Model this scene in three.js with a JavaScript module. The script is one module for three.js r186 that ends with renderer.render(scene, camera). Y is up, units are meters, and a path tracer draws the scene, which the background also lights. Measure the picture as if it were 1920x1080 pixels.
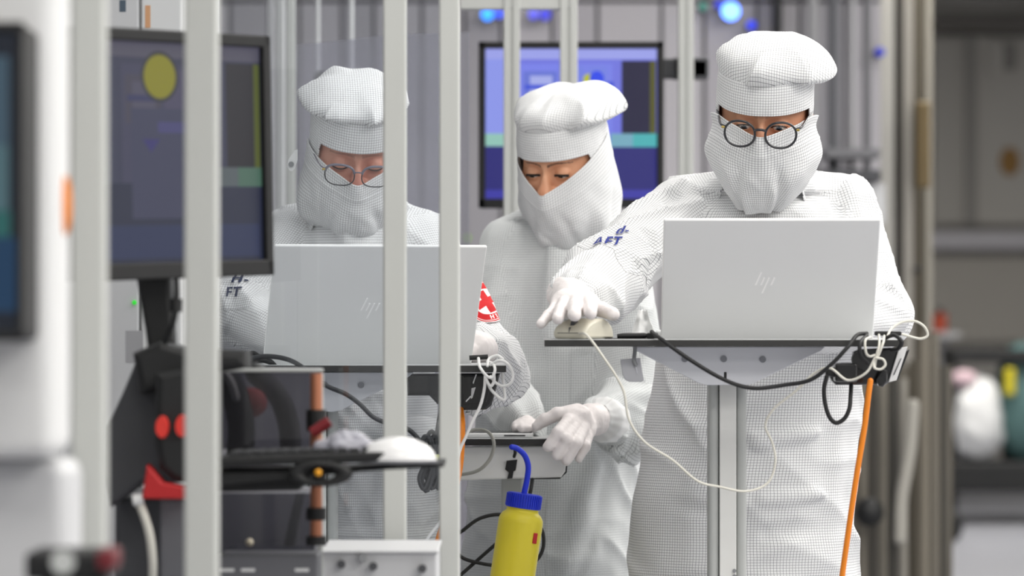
import * as THREE from 'three';
import { RoundedBoxGeometry } from 'three/addons/geometries/RoundedBoxGeometry.js';
import { DecalGeometry } from 'three/addons/geometries/DecalGeometry.js';
import { mergeGeometries, mergeVertices } from 'three/addons/utils/BufferGeometryUtils.js';
import { RectAreaLightUniformsLib } from 'three/addons/lights/RectAreaLightUniformsLib.js';

// ---------------------------------------------------------------- camera, exposure
// Long lens (focal length F in pixels of a 1920 x 1080 frame), level, horizon at row 600. Depth D is measured along -z.
const F = 6768, CAM_Y = 1.16, HZ = 600;
const scene = new THREE.Scene();
scene.background = new THREE.Color(0x000000);
const camera = new THREE.PerspectiveCamera(2 * Math.atan(540 / F) * 180 / Math.PI, 1920 / 1080, 0.1, 100);
camera.position.set(0, CAM_Y, 0);
camera.setViewOffset(1920, 1080, 0, 540 - HZ, 1920, 1080);
camera.focus = 6.36;
camera.userData.fStop = 3.5;
const renderer = new THREE.WebGLRenderer({ antialias: true });
renderer.toneMapping = THREE.LinearToneMapping;
renderer.toneMappingExposure = 0.56;
renderer.shadowMap.enabled = true;
RectAreaLightUniformsLib.init();

const V = (x, y, z) => new THREE.Vector3(x, y, z);
const P = (px, py, D) => V((px - 960) / F * D, CAM_Y - (py - HZ) / F * D, -D);
const LEN = (px, D) => px / F * D;
const RAD = Math.PI / 180;

// ---------------------------------------------------------------- naming helpers
const taken = {};
const baseOf = new WeakMap();
function numbered(n) { if (!(n in taken)) { taken[n] = 0; return n; } taken[n]++; return n + '_' + String(taken[n]).padStart(3, '0'); }
function thing(name, label, category, base = V(0, 0, 0), group) {
  const g = new THREE.Group(); g.name = numbered(name); g.position.copy(base); scene.add(g);
  g.userData = { label, category }; if (group) g.userData.group = group;
  baseOf.set(g, base.clone()); return g;
}
// geometry is given in world coordinates; it is moved into the thing's own axes
function part(name, geo, mat, parent, label) {
  const b = baseOf.get(parent); if (b) geo.translate(-b.x, -b.y, -b.z);
  const m = new THREE.Mesh(geo, mat); m.name = name; m.castShadow = m.receiveShadow = true; parent.add(m);
  if (b) baseOf.set(m, b); if (label) m.userData.label = label; return m;
}
function single(name, geo, mat, label, category, group) {
  const m = new THREE.Mesh(geo, mat); m.name = numbered(name); m.castShadow = m.receiveShadow = true; scene.add(m);
  m.userData = { label, category }; if (group) m.userData.group = group; return m;
}
function struct(name, geo, mat, label) {
  const m = new THREE.Mesh(geo, mat); m.name = numbered(name); m.castShadow = m.receiveShadow = true; scene.add(m);
  m.userData = { kind: 'structure', label, category: name.split('_')[0] }; return m;
}
// ---------------------------------------------------------------- shape helpers
function box(x0, x1, y0, y1, z0, z1, r = 0) {
  const w = x1 - x0, h = y1 - y0, d = z1 - z0;
  const g = r ? new RoundedBoxGeometry(w, h, d, 2, Math.min(r, w / 2.01, h / 2.01, d / 2.01)) : new THREE.BoxGeometry(w, h, d);
  return g.translate((x0 + x1) / 2, (y0 + y1) / 2, (z0 + z1) / 2);
}
// a box given by its outline in the picture at depth D and its thickness going away from the camera
function pbox(px0, py0, px1, py1, D, depth, r = 0) {
  const a = P(px0, py0, D), b = P(px1, py1, D);
  return box(a.x, b.x, b.y, a.y, -D - depth, -D, r);
}
function tube(pts, r, seg = 0, rad = 8, closed = false) {
  const c = new THREE.CatmullRomCurve3(pts, closed, 'centripetal');
  const g = new THREE.TubeGeometry(c, seg || Math.max(8, pts.length * 8), r, rad, closed);
  if (!closed) { // round caps
    const a = pts[0], b = pts[pts.length - 1];
    const list = [a, b].map(p => new THREE.SphereGeometry(r, rad, 6).translate(p.x, p.y, p.z));
    return mergeGeometries([g, ...list]);
  }
  return g;
}
function rod(a, b, r0, r1 = r0, seg = 16) {
  const d = b.clone().sub(a), g = new THREE.CylinderGeometry(r1, r0, d.length(), seg);
  g.applyQuaternion(new THREE.Quaternion().setFromUnitVectors(V(0, 1, 0), d.clone().normalize()));
  const c = a.clone().add(b).multiplyScalar(.5); return g.translate(c.x, c.y, c.z);
}
// outline of picture points at depth D, extruded backwards
function slab(pts, D, depth, bevel = 0) {
  const s = new THREE.Shape(pts.map(([x, y]) => { const p = P(x, y, D); return new THREE.Vector2(p.x, p.y); }));
  const g = new THREE.ExtrudeGeometry(s, { depth: Math.max(depth - 2 * bevel, .0005), bevelEnabled: bevel > 0, bevelSize: bevel, bevelThickness: bevel, bevelOffset: -bevel, bevelSegments: 2, curveSegments: 8 });
  return g.translate(0, 0, -D - depth + bevel);
}
const noIdx = g => g.index ? g.toNonIndexed() : g;
const join = list => mergeGeometries(list.map(g => { const n = noIdx(g); for (const k of Object.keys(n.attributes)) if (!['position', 'normal', 'uv'].includes(k)) n.deleteAttribute(k); return n; }));
function turned(g, pivot, rx, ry, rz, order = 'XYZ') {
  g.translate(-pivot.x, -pivot.y, -pivot.z);
  g.applyMatrix4(new THREE.Matrix4().makeRotationFromEuler(new THREE.Euler(rx, ry, rz, order)));
  return g.translate(pivot.x, pivot.y, pivot.z);
}
// ---------------------------------------------------------------- noise
function hash3(x, y, z) { let h = Math.imul(x, 374761393) ^ Math.imul(y, 668265263) ^ Math.imul(z, 2147483647 ^ 1274126177); h = Math.imul(h ^ (h >>> 13), 1274126177); return ((h ^ (h >>> 16)) >>> 0) / 4294967296; }
function noise(x, y, z = 0) {
  const xi = Math.floor(x), yi = Math.floor(y), zi = Math.floor(z); let u = x - xi, v = y - yi, w = z - zi;
  u = u * u * (3 - 2 * u); v = v * v * (3 - 2 * v); w = w * w * (3 - 2 * w);
  let s = 0;
  for (let k = 0; k < 8; k++) { const a = k & 1, b = (k >> 1) & 1, c = k >> 2; s += hash3(xi + a, yi + b, zi + c) * (a ? u : 1 - u) * (b ? v : 1 - v) * (c ? w : 1 - w); }
  return s * 2 - 1;
}
const fbm = (x, y, z) => noise(x, y, z) * .6 + noise(x * 2.1 + 7, y * 2.1, z * 2.1) * .28 + noise(x * 4.3, y * 4.3 + 3, z * 4.3) * .12;
const clamp = (x, a = 0, b = 1) => Math.min(b, Math.max(a, x));
const sstep = (a, b, x) => { const t = clamp((x - a) / (b - a)); return t * t * (3 - 2 * t); };
const mix = (a, b, t) => a + (b - a) * t;
function table(rows, x) { // Catmull-Rom interpolation of rows [x, v1, v2 ...]
  const n = rows.length; if (x <= rows[0][0]) return rows[0].slice(1); if (x >= rows[n - 1][0]) return rows[n - 1].slice(1);
  let i = 0; while (i < n - 2 && x > rows[i + 1][0]) i++;
  const a = rows[i], b = rows[i + 1], p = rows[Math.max(0, i - 1)], q = rows[Math.min(n - 1, i + 2)], h = b[0] - a[0], t = (x - a[0]) / h;
  return a.slice(1).map((v, k) => {
    k++; const m0 = (b[k] - p[k]) / (b[0] - p[0]) * h, m1 = (q[k] - a[k]) / (q[0] - a[0]) * h, t2 = t * t, t3 = t2 * t;
    return (2 * t3 - 3 * t2 + 1) * a[k] + (t3 - 2 * t2 + t) * m0 + (3 * t2 - 2 * t3) * b[k] + (t3 - t2) * m1;
  });
}
// ---------------------------------------------------------------- surface nets (mesh a distance field)
function nets(f, lo, hi, h) {
  const nx = Math.ceil((hi.x - lo.x) / h) + 2, ny = Math.ceil((hi.y - lo.y) / h) + 2, nz = Math.ceil((hi.z - lo.z) / h) + 2;
  const val = new Float32Array(nx * ny * nz), at = (i, j, k) => i + nx * (j + ny * k);
  const B = 5, reach = B * h * .87 * 1.5 + .012;
  for (let k0 = 0; k0 < nz; k0 += B) for (let j0 = 0; j0 < ny; j0 += B) for (let i0 = 0; i0 < nx; i0 += B) {
    const d = f(lo.x + (i0 + B / 2) * h, lo.y + (j0 + B / 2) * h, lo.z + (k0 + B / 2) * h), far = Math.abs(d) > reach;
    for (let k = k0; k < Math.min(k0 + B, nz); k++) for (let j = j0; j < Math.min(j0 + B, ny); j++) for (let i = i0; i < Math.min(i0 + B, nx); i++)
      val[at(i, j, k)] = far ? d : f(lo.x + i * h, lo.y + j * h, lo.z + k * h);
  }
  const id = new Int32Array(nx * ny * nz).fill(-1), pos = [], idx = [];
  const E = [[0, 1], [2, 3], [4, 5], [6, 7], [0, 2], [1, 3], [4, 6], [5, 7], [0, 4], [1, 5], [2, 6], [3, 7]], c = new Float32Array(8);
  for (let k = 0; k < nz - 1; k++) for (let j = 0; j < ny - 1; j++) for (let i = 0; i < nx - 1; i++) {
    let m = 0;
    for (let q = 0; q < 8; q++) { c[q] = val[at(i + (q & 1), j + ((q >> 1) & 1), k + (q >> 2))]; if (c[q] < 0) m |= 1 << q; }
    if (m === 0 || m === 255) continue;
    let x = 0, y = 0, z = 0, n = 0;
    for (const [a, b] of E) if ((c[a] < 0) !== (c[b] < 0)) { const t = c[a] / (c[a] - c[b]); x += mix(a & 1, b & 1, t); y += mix((a >> 1) & 1, (b >> 1) & 1, t); z += mix(a >> 2, b >> 2, t); n++; }
    id[at(i, j, k)] = pos.length / 3; pos.push(lo.x + (i + x / n) * h, lo.y + (j + y / n) * h, lo.z + (k + z / n) * h);
  }
  const quad = (a, b, d, e, flip) => { if (a < 0 || b < 0 || d < 0 || e < 0) return; flip ? idx.push(a, e, d, a, d, b) : idx.push(a, b, d, a, d, e); };
  for (let k = 1; k < nz - 1; k++) for (let j = 1; j < ny - 1; j++) for (let i = 1; i < nx - 1; i++) {
    const s = val[at(i, j, k)] < 0;
    if (s !== val[at(i + 1, j, k)] < 0) quad(id[at(i, j - 1, k - 1)], id[at(i, j, k - 1)], id[at(i, j, k)], id[at(i, j - 1, k)], !s);
    if (s !== val[at(i, j + 1, k)] < 0) quad(id[at(i - 1, j, k - 1)], id[at(i - 1, j, k)], id[at(i, j, k)], id[at(i, j, k - 1)], !s);
    if (s !== val[at(i, j, k + 1)] < 0) quad(id[at(i - 1, j - 1, k)], id[at(i, j - 1, k)], id[at(i, j, k)], id[at(i - 1, j, k)], !s);
  }
  const g = new THREE.BufferGeometry();
  g.setAttribute('position', new THREE.Float32BufferAttribute(pos, 3)); g.setIndex(idx); g.computeVertexNormals(); return g;
}
const smin = (a, b, k) => { const h = clamp(.5 + .5 * (b - a) / k); return mix(b, a, h) - k * h * (1 - h); };
function cone(px, py, pz, b) { // tapered capsule: [distance, t]
  const dx = px - b.a.x, dy = py - b.a.y, dz = pz - b.a.z;
  const t = clamp((dx * b.d.x + dy * b.d.y + dz * b.d.z) / b.l2);
  const ex = dx - b.d.x * t, ey = dy - b.d.y * t, ez = dz - b.d.z * t;
  return [Math.sqrt(ex * ex + ey * ey + ez * ez) - mix(b.ra, b.rb, t), t];
}
function bone(a, b, ra, rb) { const d = b.clone().sub(a); return { a, b, d, l2: Math.max(d.lengthSq(), 1e-8), ra, rb }; }
// a solid sheet of cloth: fn(u, v) -> Vector3, outer face first, with uv in metres
function sheet(fn, nu, nv, th = .0015, rowAt = .4, uvFn = null) {
  const g0 = [], n = (nu + 1) * (nv + 1);
  for (let j = 0; j <= nv; j++) for (let i = 0; i <= nu; i++) g0.push(fn(i / nu, j / nv));
  const pos = new Float32Array(n * 6), uv = new Float32Array(n * 4), idx = [];
  const id = (i, j) => i + j * (nu + 1);
  // uv: arc length along the middle row and the middle column
  const rowMid = Math.floor(nv * rowAt), us = [0], vs = [0];
  for (let i = 1; i <= nu; i++) us.push(us[i - 1] + g0[id(i, rowMid)].distanceTo(g0[id(i - 1, rowMid)]));
  const colMid = Math.floor(nu / 2);
  for (let j = 1; j <= nv; j++) vs.push(vs[j - 1] + g0[id(colMid, j)].distanceTo(g0[id(colMid, j - 1)]));
  const nor = g0.map(() => V(0, 0, 0)), e1 = V(0, 0, 0), e2 = V(0, 0, 0);
  for (let j = 0; j < nv; j++) for (let i = 0; i < nu; i++) {
    const a = id(i, j), b = id(i + 1, j), c = id(i + 1, j + 1), d = id(i, j + 1);
    e1.subVectors(g0[c], g0[a]); e2.subVectors(g0[d], g0[b]); const nn = e1.clone().cross(e2);
    for (const q of [a, b, c, d]) nor[q].add(nn);
    idx.push(a, b, c, a, c, d);
    idx.push(a + n, c + n, b + n, a + n, d + n, c + n);
  }
  for (let q = 0; q < n; q++) {
    const k = nor[q].normalize(), p = g0[q];
    pos.set([p.x, p.y, p.z], q * 3); pos.set([p.x - k.x * th, p.y - k.y * th, p.z - k.z * th], (q + n) * 3);
    const i = q % (nu + 1), j = Math.floor(q / (nu + 1)); const [uu, vv] = uvFn ? uvFn(i / nu, j / nv, p) : [us[i], vs[j]];
    uv.set([uu, vv], q * 2); uv.set([uu, vv], (q + n) * 2);
  }
  const rim = (a, b) => idx.push(a, a + n, b, b, a + n, b + n);
  for (let i = 0; i < nu; i++) { rim(id(i, 0), id(i + 1, 0)); rim(id(i + 1, nv), id(i, nv)); }
  for (let j = 0; j < nv; j++) { rim(id(0, j + 1), id(0, j)); rim(id(nu, j), id(nu, j + 1)); }
  const g = new THREE.BufferGeometry();
  g.setAttribute('position', new THREE.BufferAttribute(pos, 3)); g.setAttribute('uv', new THREE.BufferAttribute(uv, 2)); g.setIndex(idx);
  g.computeVertexNormals(); return g;
}
// ---------------------------------------------------------------- textures and materials
function dataTex(w, h, fn, srgb = true) {
  const d = new Uint8Array(w * h * 4);
  for (let y = 0; y < h; y++) for (let x = 0; x < w; x++) { const c = fn(x, y); d.set([c[0], c[1], c[2], c[3] ?? 255], (x + y * w) * 4); }
  const t = new THREE.DataTexture(d, w, h, THREE.RGBAFormat); t.magFilter = THREE.LinearFilter; t.minFilter = THREE.LinearMipmapLinearFilter; t.generateMipmaps = true;
  t.wrapS = t.wrapT = THREE.RepeatWrapping; if (srgb) t.colorSpace = THREE.SRGBColorSpace; t.needsUpdate = true; return t;
}
function canvasTex(w, h, draw) {
  const c = document.createElement('canvas'); c.width = w; c.height = h; draw(c.getContext('2d'), w, h);
  const t = new THREE.CanvasTexture(c); t.colorSpace = THREE.SRGBColorSpace; return t;
}
// woven cleanroom cloth with its dark conductive grid: 50 mm tile, ten cells
function clothTex(base, line, lw, cells = 10) {
  const N = 512, cell = N / cells;
  const t = dataTex(N, N, (x, y) => {
    const gx = Math.abs(((x / cell) % 1) - .5) * cell, gy = Math.abs(((y / cell) % 1) - .5) * cell;
    const k = Math.max(1 - sstep(lw * .5, lw, gx), 1 - sstep(lw * .5, lw, gy));
    const w = (hash3(x, y, 3) - .5) * 10 + (hash3(x >> 2, y, 5) - .5) * 5;
    return [0, 1, 2].map(i => clamp(mix(base[i], line[i], k) + w, 0, 255));
  });
  t.repeat.set(20, 20); return t;
}
const grainTex = dataTex(256, 256, (x, y) => { const v = 228 + (hash3(x, y, 1) - .5) * 26 + (hash3(x >> 1, y >> 4, 2) - .5) * 10; return [v, v, v]; });
const clothBump = dataTex(256, 256, (x, y) => { const v = 128 + ((x >> 1) + (y >> 1)) % 2 * 40 + (hash3(x, y, 9) - .5) * 40; return [v, v, v]; }, false);
clothBump.repeat.set(20, 20);
const std = (color, roughness = .6, metalness = 0, extra = {}) => new THREE.MeshStandardMaterial({ color, roughness, metalness, ...extra });
const phys = (color, roughness, extra) => new THREE.MeshPhysicalMaterial({ color, roughness, ...extra });
const glow = (color, k, base = 0x111111) => new THREE.MeshStandardMaterial({ color: base, emissive: color, emissiveIntensity: k, roughness: .4 });
const CL = [234, 235, 236];
const M = {
  suit: std(0xffffff, .78, 0, { map: clothTex(CL, [104, 106, 112], 3.4), side: THREE.DoubleSide }),
  hood: std(0xffffff, .78, 0, { map: clothTex(CL, [108, 110, 116], 3.4), side: THREE.DoubleSide }),
  thinCloth: std(0xffffff, .8, 0, { map: clothTex([236, 237, 239], [196, 200, 206], 2.6), side: THREE.DoubleSide }),
  thinCloth2: std(0xffffff, .8, 0, { map: clothTex([226, 229, 229], [146, 150, 153], 3.8), side: THREE.DoubleSide }),
  hoodC: std(0xffffff, .8, 0, { map: clothTex(CL, [150, 154, 157], 3.6), side: THREE.DoubleSide }),
  plainCloth: std(0xeceded, .8, 0, { side: THREE.DoubleSide }),
  glove: phys(0xe9e3e2, .5, { sheen: .2 }),
  skin: new THREE.MeshPhysicalMaterial({ color: 0xffffff, vertexColors: true, roughness: .52 }),
  eye: new THREE.MeshPhysicalMaterial({ color: 0xffffff, vertexColors: true, roughness: .15 }),
  lash: std(0x150d0b, .7),
  frameDark: phys(0x14151d, .28, { clearcoat: .6 }),
  frameClear: phys(0x6d6a78, .25, { clearcoat: .6 }),
  brass: std(0xc9b26a, .35, .8),
  lens: phys(0xffffff, .02, { transmission: 1, thickness: 0, ior: 1.3 }),
  pane: phys(0xf4f6f8, .01, { transmission: 1, thickness: 0, ior: 1.5 }),
  smoked: phys(0xa9a9b0, .05, { transmission: .95, thickness: 0, ior: 1.45 }),
  silver: std(0xe9eaea, .5, .12),
  logo: std(0xffffff, .3, 0),
  darkPlastic: std(0x1a1b1c, .45), blackGloss: phys(0x08090a, .22, { clearcoat: .5 }), black: std(0x111213, .55),
  rubber: std(0x17181a, .6), cableGrey: std(0x55575b, .55), cableDark: std(0x2c2e31, .55),
  edge: std(0x2b2b2a, .5), top: std(0x3a3b3c, .4), topGrey: std(0xb9bbbc, .45),
  bracket: std(0xdcdee4, .5), hole: std(0x8d8f95, .7),
  alu: std(0xe2e3e0, .5), aluDark: std(0xb9bcba, .5), white: std(0xe3e4e4, .5), panel: std(0xcfd0d2, .55), panelGrey: std(0xa9a9ac, .6), panelDark: std(0x76767a, .6),
  post: std(0xc8cac6, .5), postFar: std(0xb9bbb8, .5),
  cream: std(0xd8d4c4, .4), creamDark: std(0x4b4c50, .5), ivory: std(0xd9d7cd, .5), cableWhite: std(0xe9e9e8, .45),
  orange: std(0xf08a1c, .5), blue: std(0x1531c8, .42), yellow: phys(0xf4e53a, .4, { transmission: .25, thickness: 0 }),
  red: std(0xb81f22, .5), redBright: std(0xe23a30, .4), copper: std(0xb97a5c, .4, .5), greyDark: std(0x4a4b4f, .6), greyMid: std(0x66676c, .6),
  screenBack: std(0x0b0c0e, .65), floor: std(0x9b9ca3, .5), steel: std(0x9b9d9f, .35, .6), tag: std(0xc2c3c8, .5), tie: std(0xb9bd7a, .6),
};
// ---------------------------------------------------------------- ceiling lights (the room's only strong light)
const CEIL = 3.4;
function ceilingLight(x, z, w, d, k, label) {
  const g = thing('ceiling_light', label, 'light', V(x, CEIL - .05, z), 'ceiling light panels');
  const rim = join([box(x - w / 2 - .03, x + w / 2 + .03, CEIL - .05, CEIL, z - d / 2 - .03, z - d / 2), box(x - w / 2 - .03, x + w / 2 + .03, CEIL - .05, CEIL, z + d / 2, z + d / 2 + .03),
    box(x - w / 2 - .03, x - w / 2, CEIL - .05, CEIL, z - d / 2, z + d / 2), box(x + w / 2, x + w / 2 + .03, CEIL - .05, CEIL, z - d / 2, z + d / 2)]);
  part('frame', rim, M.white, g);
  part('diffuser', box(x - w / 2, x + w / 2, CEIL - .03, CEIL - .005, z - d / 2, z + d / 2), glow(0xffffff, 1.2, 0xffffff), g);
  const L = new THREE.RectAreaLight(0xfffbf4, k, w, d); L.position.set(x, CEIL - .06, z); L.lookAt(x, 0, z); L.castShadow = true; scene.add(L);
}
for (const [x, k] of [[-2.4, 1.2], [.2, 7.5], [1.9, 17], [3.3, 21]]) for (const z of [2, -1.6, -4.6, -7.2, -10, -14, -19]) {
  if (x < .5 && z < -10.5) continue;
  ceilingLight(x, z, 1.0, 1.3, z < -12 ? k * 1.5 : x < 1 && z > -3 ? 11 : k, 'white square light panel set in the cleanroom ceiling');
}
// ---------------------------------------------------------------- room shell
const X0 = -4, X1 = 4.6, Z0 = -25, Z1 = 4, WB = -13;   // wall behind the tools ends where the aisle on the right begins
struct('floor', box(X0, X1, -.1, 0, Z0, Z1), M.floor, 'bluish grey cleanroom floor of the aisle');
struct('ceiling', box(X0, X1, CEIL, CEIL + .1, Z0, Z1), M.white, 'white cleanroom ceiling');
struct('wall_left', box(X0 - .1, X0, 0, CEIL, Z0, Z1), std(0x8d8e90, .7), 'grey cleanroom side wall beside the tools');
struct('wall_right', box(X1, X1 + .1, 0, CEIL, Z0, Z1), std(0xd0d1d2, .7), 'pale cleanroom side wall beside the aisle');
struct('wall_front', box(X0, X1, 0, CEIL, Z1, Z1 + .1), std(0xb4b5b8, .7), 'pale grey cleanroom wall at the near end');
struct('wall_far', box(X0, X1, 0, CEIL, Z0 - .1, Z0), std(0xb2afa9, .7), 'grey end wall of the aisle');
// partition of wall panels behind the standing workers
{
  const wall = struct('wall_back', box(X0, 1.33, 0, CEIL, WB - .1, WB - .02), M.panelDark, 'panelled pale partition behind the workers');
  const edges = [330, 430, 505, 560, 640, 700, 790, 870, 940, 1035, 1120, 1240, 1320, 1420, 1500, 1585, 1654];
  const tones = [std(0xc9c6cb, .55), std(0xbebbc1, .55), std(0xafadb3, .6), std(0xc3c0c5, .5)];
  const pick = [0, 2, 0, 1, 2, 1, 1, 2, 0, 1, 0, 0, 1, 3, 2, 1, 0];
  for (let i = 0; i < edges.length - 1; i++) {
    const a = P(edges[i], 0, 12.98).x + .006, b = P(edges[i + 1], 0, 12.98).x - .006;
    for (const [y0, y1] of [[.05, 1.02], [1.035, 2.3], [2.315, 3.35]]) {
      const m = new THREE.Mesh(box(a, b, y0, y1, WB - .02, WB + .012, .004), tones[(pick[i] + (y0 > 1 ? 0 : 2)) % 4]); m.name = 'panel'; m.castShadow = m.receiveShadow = true; wall.add(m);
    }
  }
}
// ---------------------------------------------------------------- aluminium posts of the tool enclosure
const slotShape = (w) => { // square profile with a slot in the middle of each side
  const s = new THREE.Shape(), h = w / 2, a = w * .1, dp = w * .14, pts = [];
  for (let q = 0; q < 4; q++) { const c = Math.cos(q * Math.PI / 2), n = Math.sin(q * Math.PI / 2); for (const [x, y] of [[-h + .002, -h], [-a, -h], [-a, -h + dp], [a, -h + dp], [a, -h], [h - .002, -h]]) pts.push(new THREE.Vector2(x * c - y * n, x * n + y * c)); }
  s.setFromPoints(pts); return s;
};
function post(px0, px1, D, mat, label, y1 = 2.9, group, plain = false) {
  const w = LEN(px1 - px0, D), x = P((px0 + px1) / 2, 0, D).x;
  const g = thing('frame_post', label, 'post', V(x, 0, -D - w / 2), group);
  const bar = plain ? new RoundedBoxGeometry(w, y1, w, 2, .004).translate(x, y1 / 2, -D - w / 2)
    : new THREE.ExtrudeGeometry(slotShape(w), { depth: y1, bevelEnabled: false }).rotateX(-Math.PI / 2).translate(x, 0, -D - w / 2);
  part('profile', bar, mat, g);
  part('foot_plate', box(x - w, x + w, 0, .012, -D - w * 1.5, -D + w / 2, .003), M.aluDark, g);
  return g;
}
post(133, 196, 3.95, M.post, 'pale aluminium post just right of the white tool with the orange handle', 2.9, undefined, true);
post(345, 407, 4.35, M.post, 'wide pale aluminium post in front of the left wide monitor', 2.9, undefined, true);
post(718, 762, 5.5, M.post, 'slim pale aluminium post in front of the left worker and laptop', 2.9, undefined, true);
post(823, 862, 5.5, M.post, 'slim pale aluminium post at the free edge of the glass, beside the yellow bottle', 2.9, undefined, true);
post(944, 975, 8.2, M.postFar, 'grey aluminium post behind the head of the middle worker, left of two', 2.9);
post(1050, 1083, 8.2, M.postFar, 'grey aluminium post above the cap of the middle worker, right of two', 2.9);
post(1272, 1301, 8.85, M.postFar, 'grey aluminium post between the blue monitor and the right worker', 2.9);
{
  const D = 8.2, a = P(690, 17, D), b = P(1083, -40, D);
  single('cross_rail', box(P(862, 0, D).x, P(1083, 0, D).x, a.y, b.y, -D - .04, -D - .004, .003), M.postFar, 'horizontal grey aluminium rail joining two posts over the blue monitor', 'rail');
}
// glass between the near posts
function glassPane(px0, px1, D, label) {
  const g = thing('glass_pane', label, 'glass', V(P((px0 + px1) / 2, 0, D).x, 0, -D - .01));
  const a = P(px0, 0, D), b = P(px1, 0, D);
  part('pane', box(a.x, b.x, .05, 2.75, -D - .013, -D - .009), M.pane, g);
  part('bottom_rail', box(a.x, b.x, 0, .05, -D - .025, -D + .003), M.alu, g); part('top_rail', box(a.x, b.x, 2.75, 2.8, -D - .025, -D + .003), M.alu, g);
}
glassPane(366, 717.5, 5.5, 'wide clear glass pane in front of the left worker');
glassPane(762.5, 822.5, 5.5, 'narrow clear glass pane between two slim posts');

// ---------------------------------------------------------------- monitors
function drawUI(c, w, h, dim) {
  c.fillStyle = dim ? '#3f4468' : '#7a80f2'; c.fillRect(0, 0, w, h);
  c.fillStyle = dim ? '#6a6880' : '#a9b0ff'; c.fillRect(0, 0, w, h * .07);
  c.fillStyle = dim ? '#43496b' : '#98a4ff'; c.fillRect(0, h * .07, w * .17, h * .57);
  c.fillStyle = dim ? '#4c4e74' : '#828cff'; c.fillRect(w * .2, h * .1, w * .54, h * .55);
  c.fillStyle = dim ? '#53516b' : '#6f7fe6'; c.fillRect(w * .22, h * .15, w * .2, h * .22); c.fillStyle = dim ? '#656380' : '#b4bdff'; c.fillRect(w * .26, h * .18, w * .13, h * .16);
  c.fillStyle = dim ? '#3a3f7a' : '#3f57e8'; c.fillRect(w * .23, h * .24, w * .17, h * .03); c.fillRect(w * .68, h * .22, w * .07, h * .13);
  c.fillStyle = dim ? '#5d5a80' : '#7d8cf5'; c.fillRect(w * .44, h * .12, w * .14, h * .3); c.fillRect(w * .6, h * .12, w * .11, h * .14);
  c.fillStyle = dim ? '#12142a' : '#16133e'; c.fillRect(w * .795, h * .08, w * .2, h * .56);
  c.fillStyle = dim ? '#6d7a1a' : '#5a5a1a'; c.fillRect(w * .96, h * .08, w * .035, h * .56);
  c.fillStyle = dim ? '#1c2a52' : '#25247e'; c.fillRect(0, h * .64, w, h * .36);
  c.fillStyle = dim ? '#6b7f86' : '#9fd6c8'; c.fillRect(0, h * .565, w * .12, h * .085);
  c.fillStyle = dim ? '#6f7d84' : '#7fb9cf'; c.fillRect(w * .73, h * .565, w * .14, h * .09); c.fillStyle = dim ? '#5f8f7a' : '#4fc0c4'; c.fillRect(w * .86, h * .565, w * .14, h * .09);
  if (dim) {
    c.fillStyle = '#484d74'; c.fillRect(w * .25, h * .3, w * .5, h * .5); c.fillStyle = '#54549a'; c.fillRect(w * .4, h * .36, w * .3, h * .05);
    c.fillStyle = '#30343f'; c.beginPath(); c.ellipse(w * .415, h * .155, w * .105, h * .115, 0, 0, 7); c.fill();
    c.fillStyle = '#b8b208'; c.beginPath(); c.ellipse(w * .415, h * .155, w * .09, h * .1, 0, 0, 7); c.fill();
    c.fillStyle = '#3b3590'; c.beginPath(); c.moveTo(w * .31, h * .44); c.lineTo(w * .41, h * .44); c.lineTo(w * .36, h * .5); c.fill();
    c.fillStyle = '#24386e'; c.fillRect(w * .02, h * .83, w * .96, h * .15);
  } else {
    c.fillStyle = '#c9cf2a'; c.beginPath(); c.arc(w * .6, h * .205, w * .03, 0, 7); c.fill();
    c.fillStyle = '#2b4cff'; c.beginPath(); c.arc(w * .65, h * .2, w * .042, 0, 7); c.fill();
    c.fillStyle = '#2a35ff'; c.fillRect(w * .68, h * .27, w * .07, h * .09);
    c.fillStyle = '#3d3bb0'; c.fillRect(0, h * .94, w, h * .06);
  }
}
function monitor(name, label, cx, cy, w, h, D, yaw, roll, uiTex, k, bez, armMaker) {
  const c = P(cx, cy, D), g = thing(name, label, 'monitor', V(c.x, c.y - h / 2, c.z));
  const R = q => turned(q, c, 0, yaw, roll, 'YXZ');
  part('housing', R(box(c.x - w / 2, c.x + w / 2, c.y - h / 2, c.y + h / 2, c.z - .045, c.z - .012, .008)), M.screenBack, g);
  const fr = [box(c.x - w / 2, c.x + w / 2, c.y + h / 2 - bez, c.y + h / 2, c.z - .02, c.z, .003), box(c.x - w / 2, c.x + w / 2, c.y - h / 2, c.y - h / 2 + bez * 1.35, c.z - .02, c.z, .003),
    box(c.x - w / 2, c.x - w / 2 + bez, c.y - h / 2, c.y + h / 2, c.z - .02, c.z, .003), box(c.x + w / 2 - bez, c.x + w / 2, c.y - h / 2, c.y + h / 2, c.z - .02, c.z, .003)];
  part('bezel', R(join(fr)), M.screenBack, g);
  const sc = new THREE.PlaneGeometry(w - 2 * bez, h - 2.35 * bez).translate(c.x, c.y + bez * .17, c.z - .008);
  part('screen', R(sc), new THREE.MeshStandardMaterial({ color: 0x08080a, roughness: .6, emissive: 0xffffff, emissiveMap: uiTex, emissiveIntensity: k }), g, 'lit screen with software windows');
  if (armMaker) armMaker(g, c, R);
  return g;
}
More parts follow.
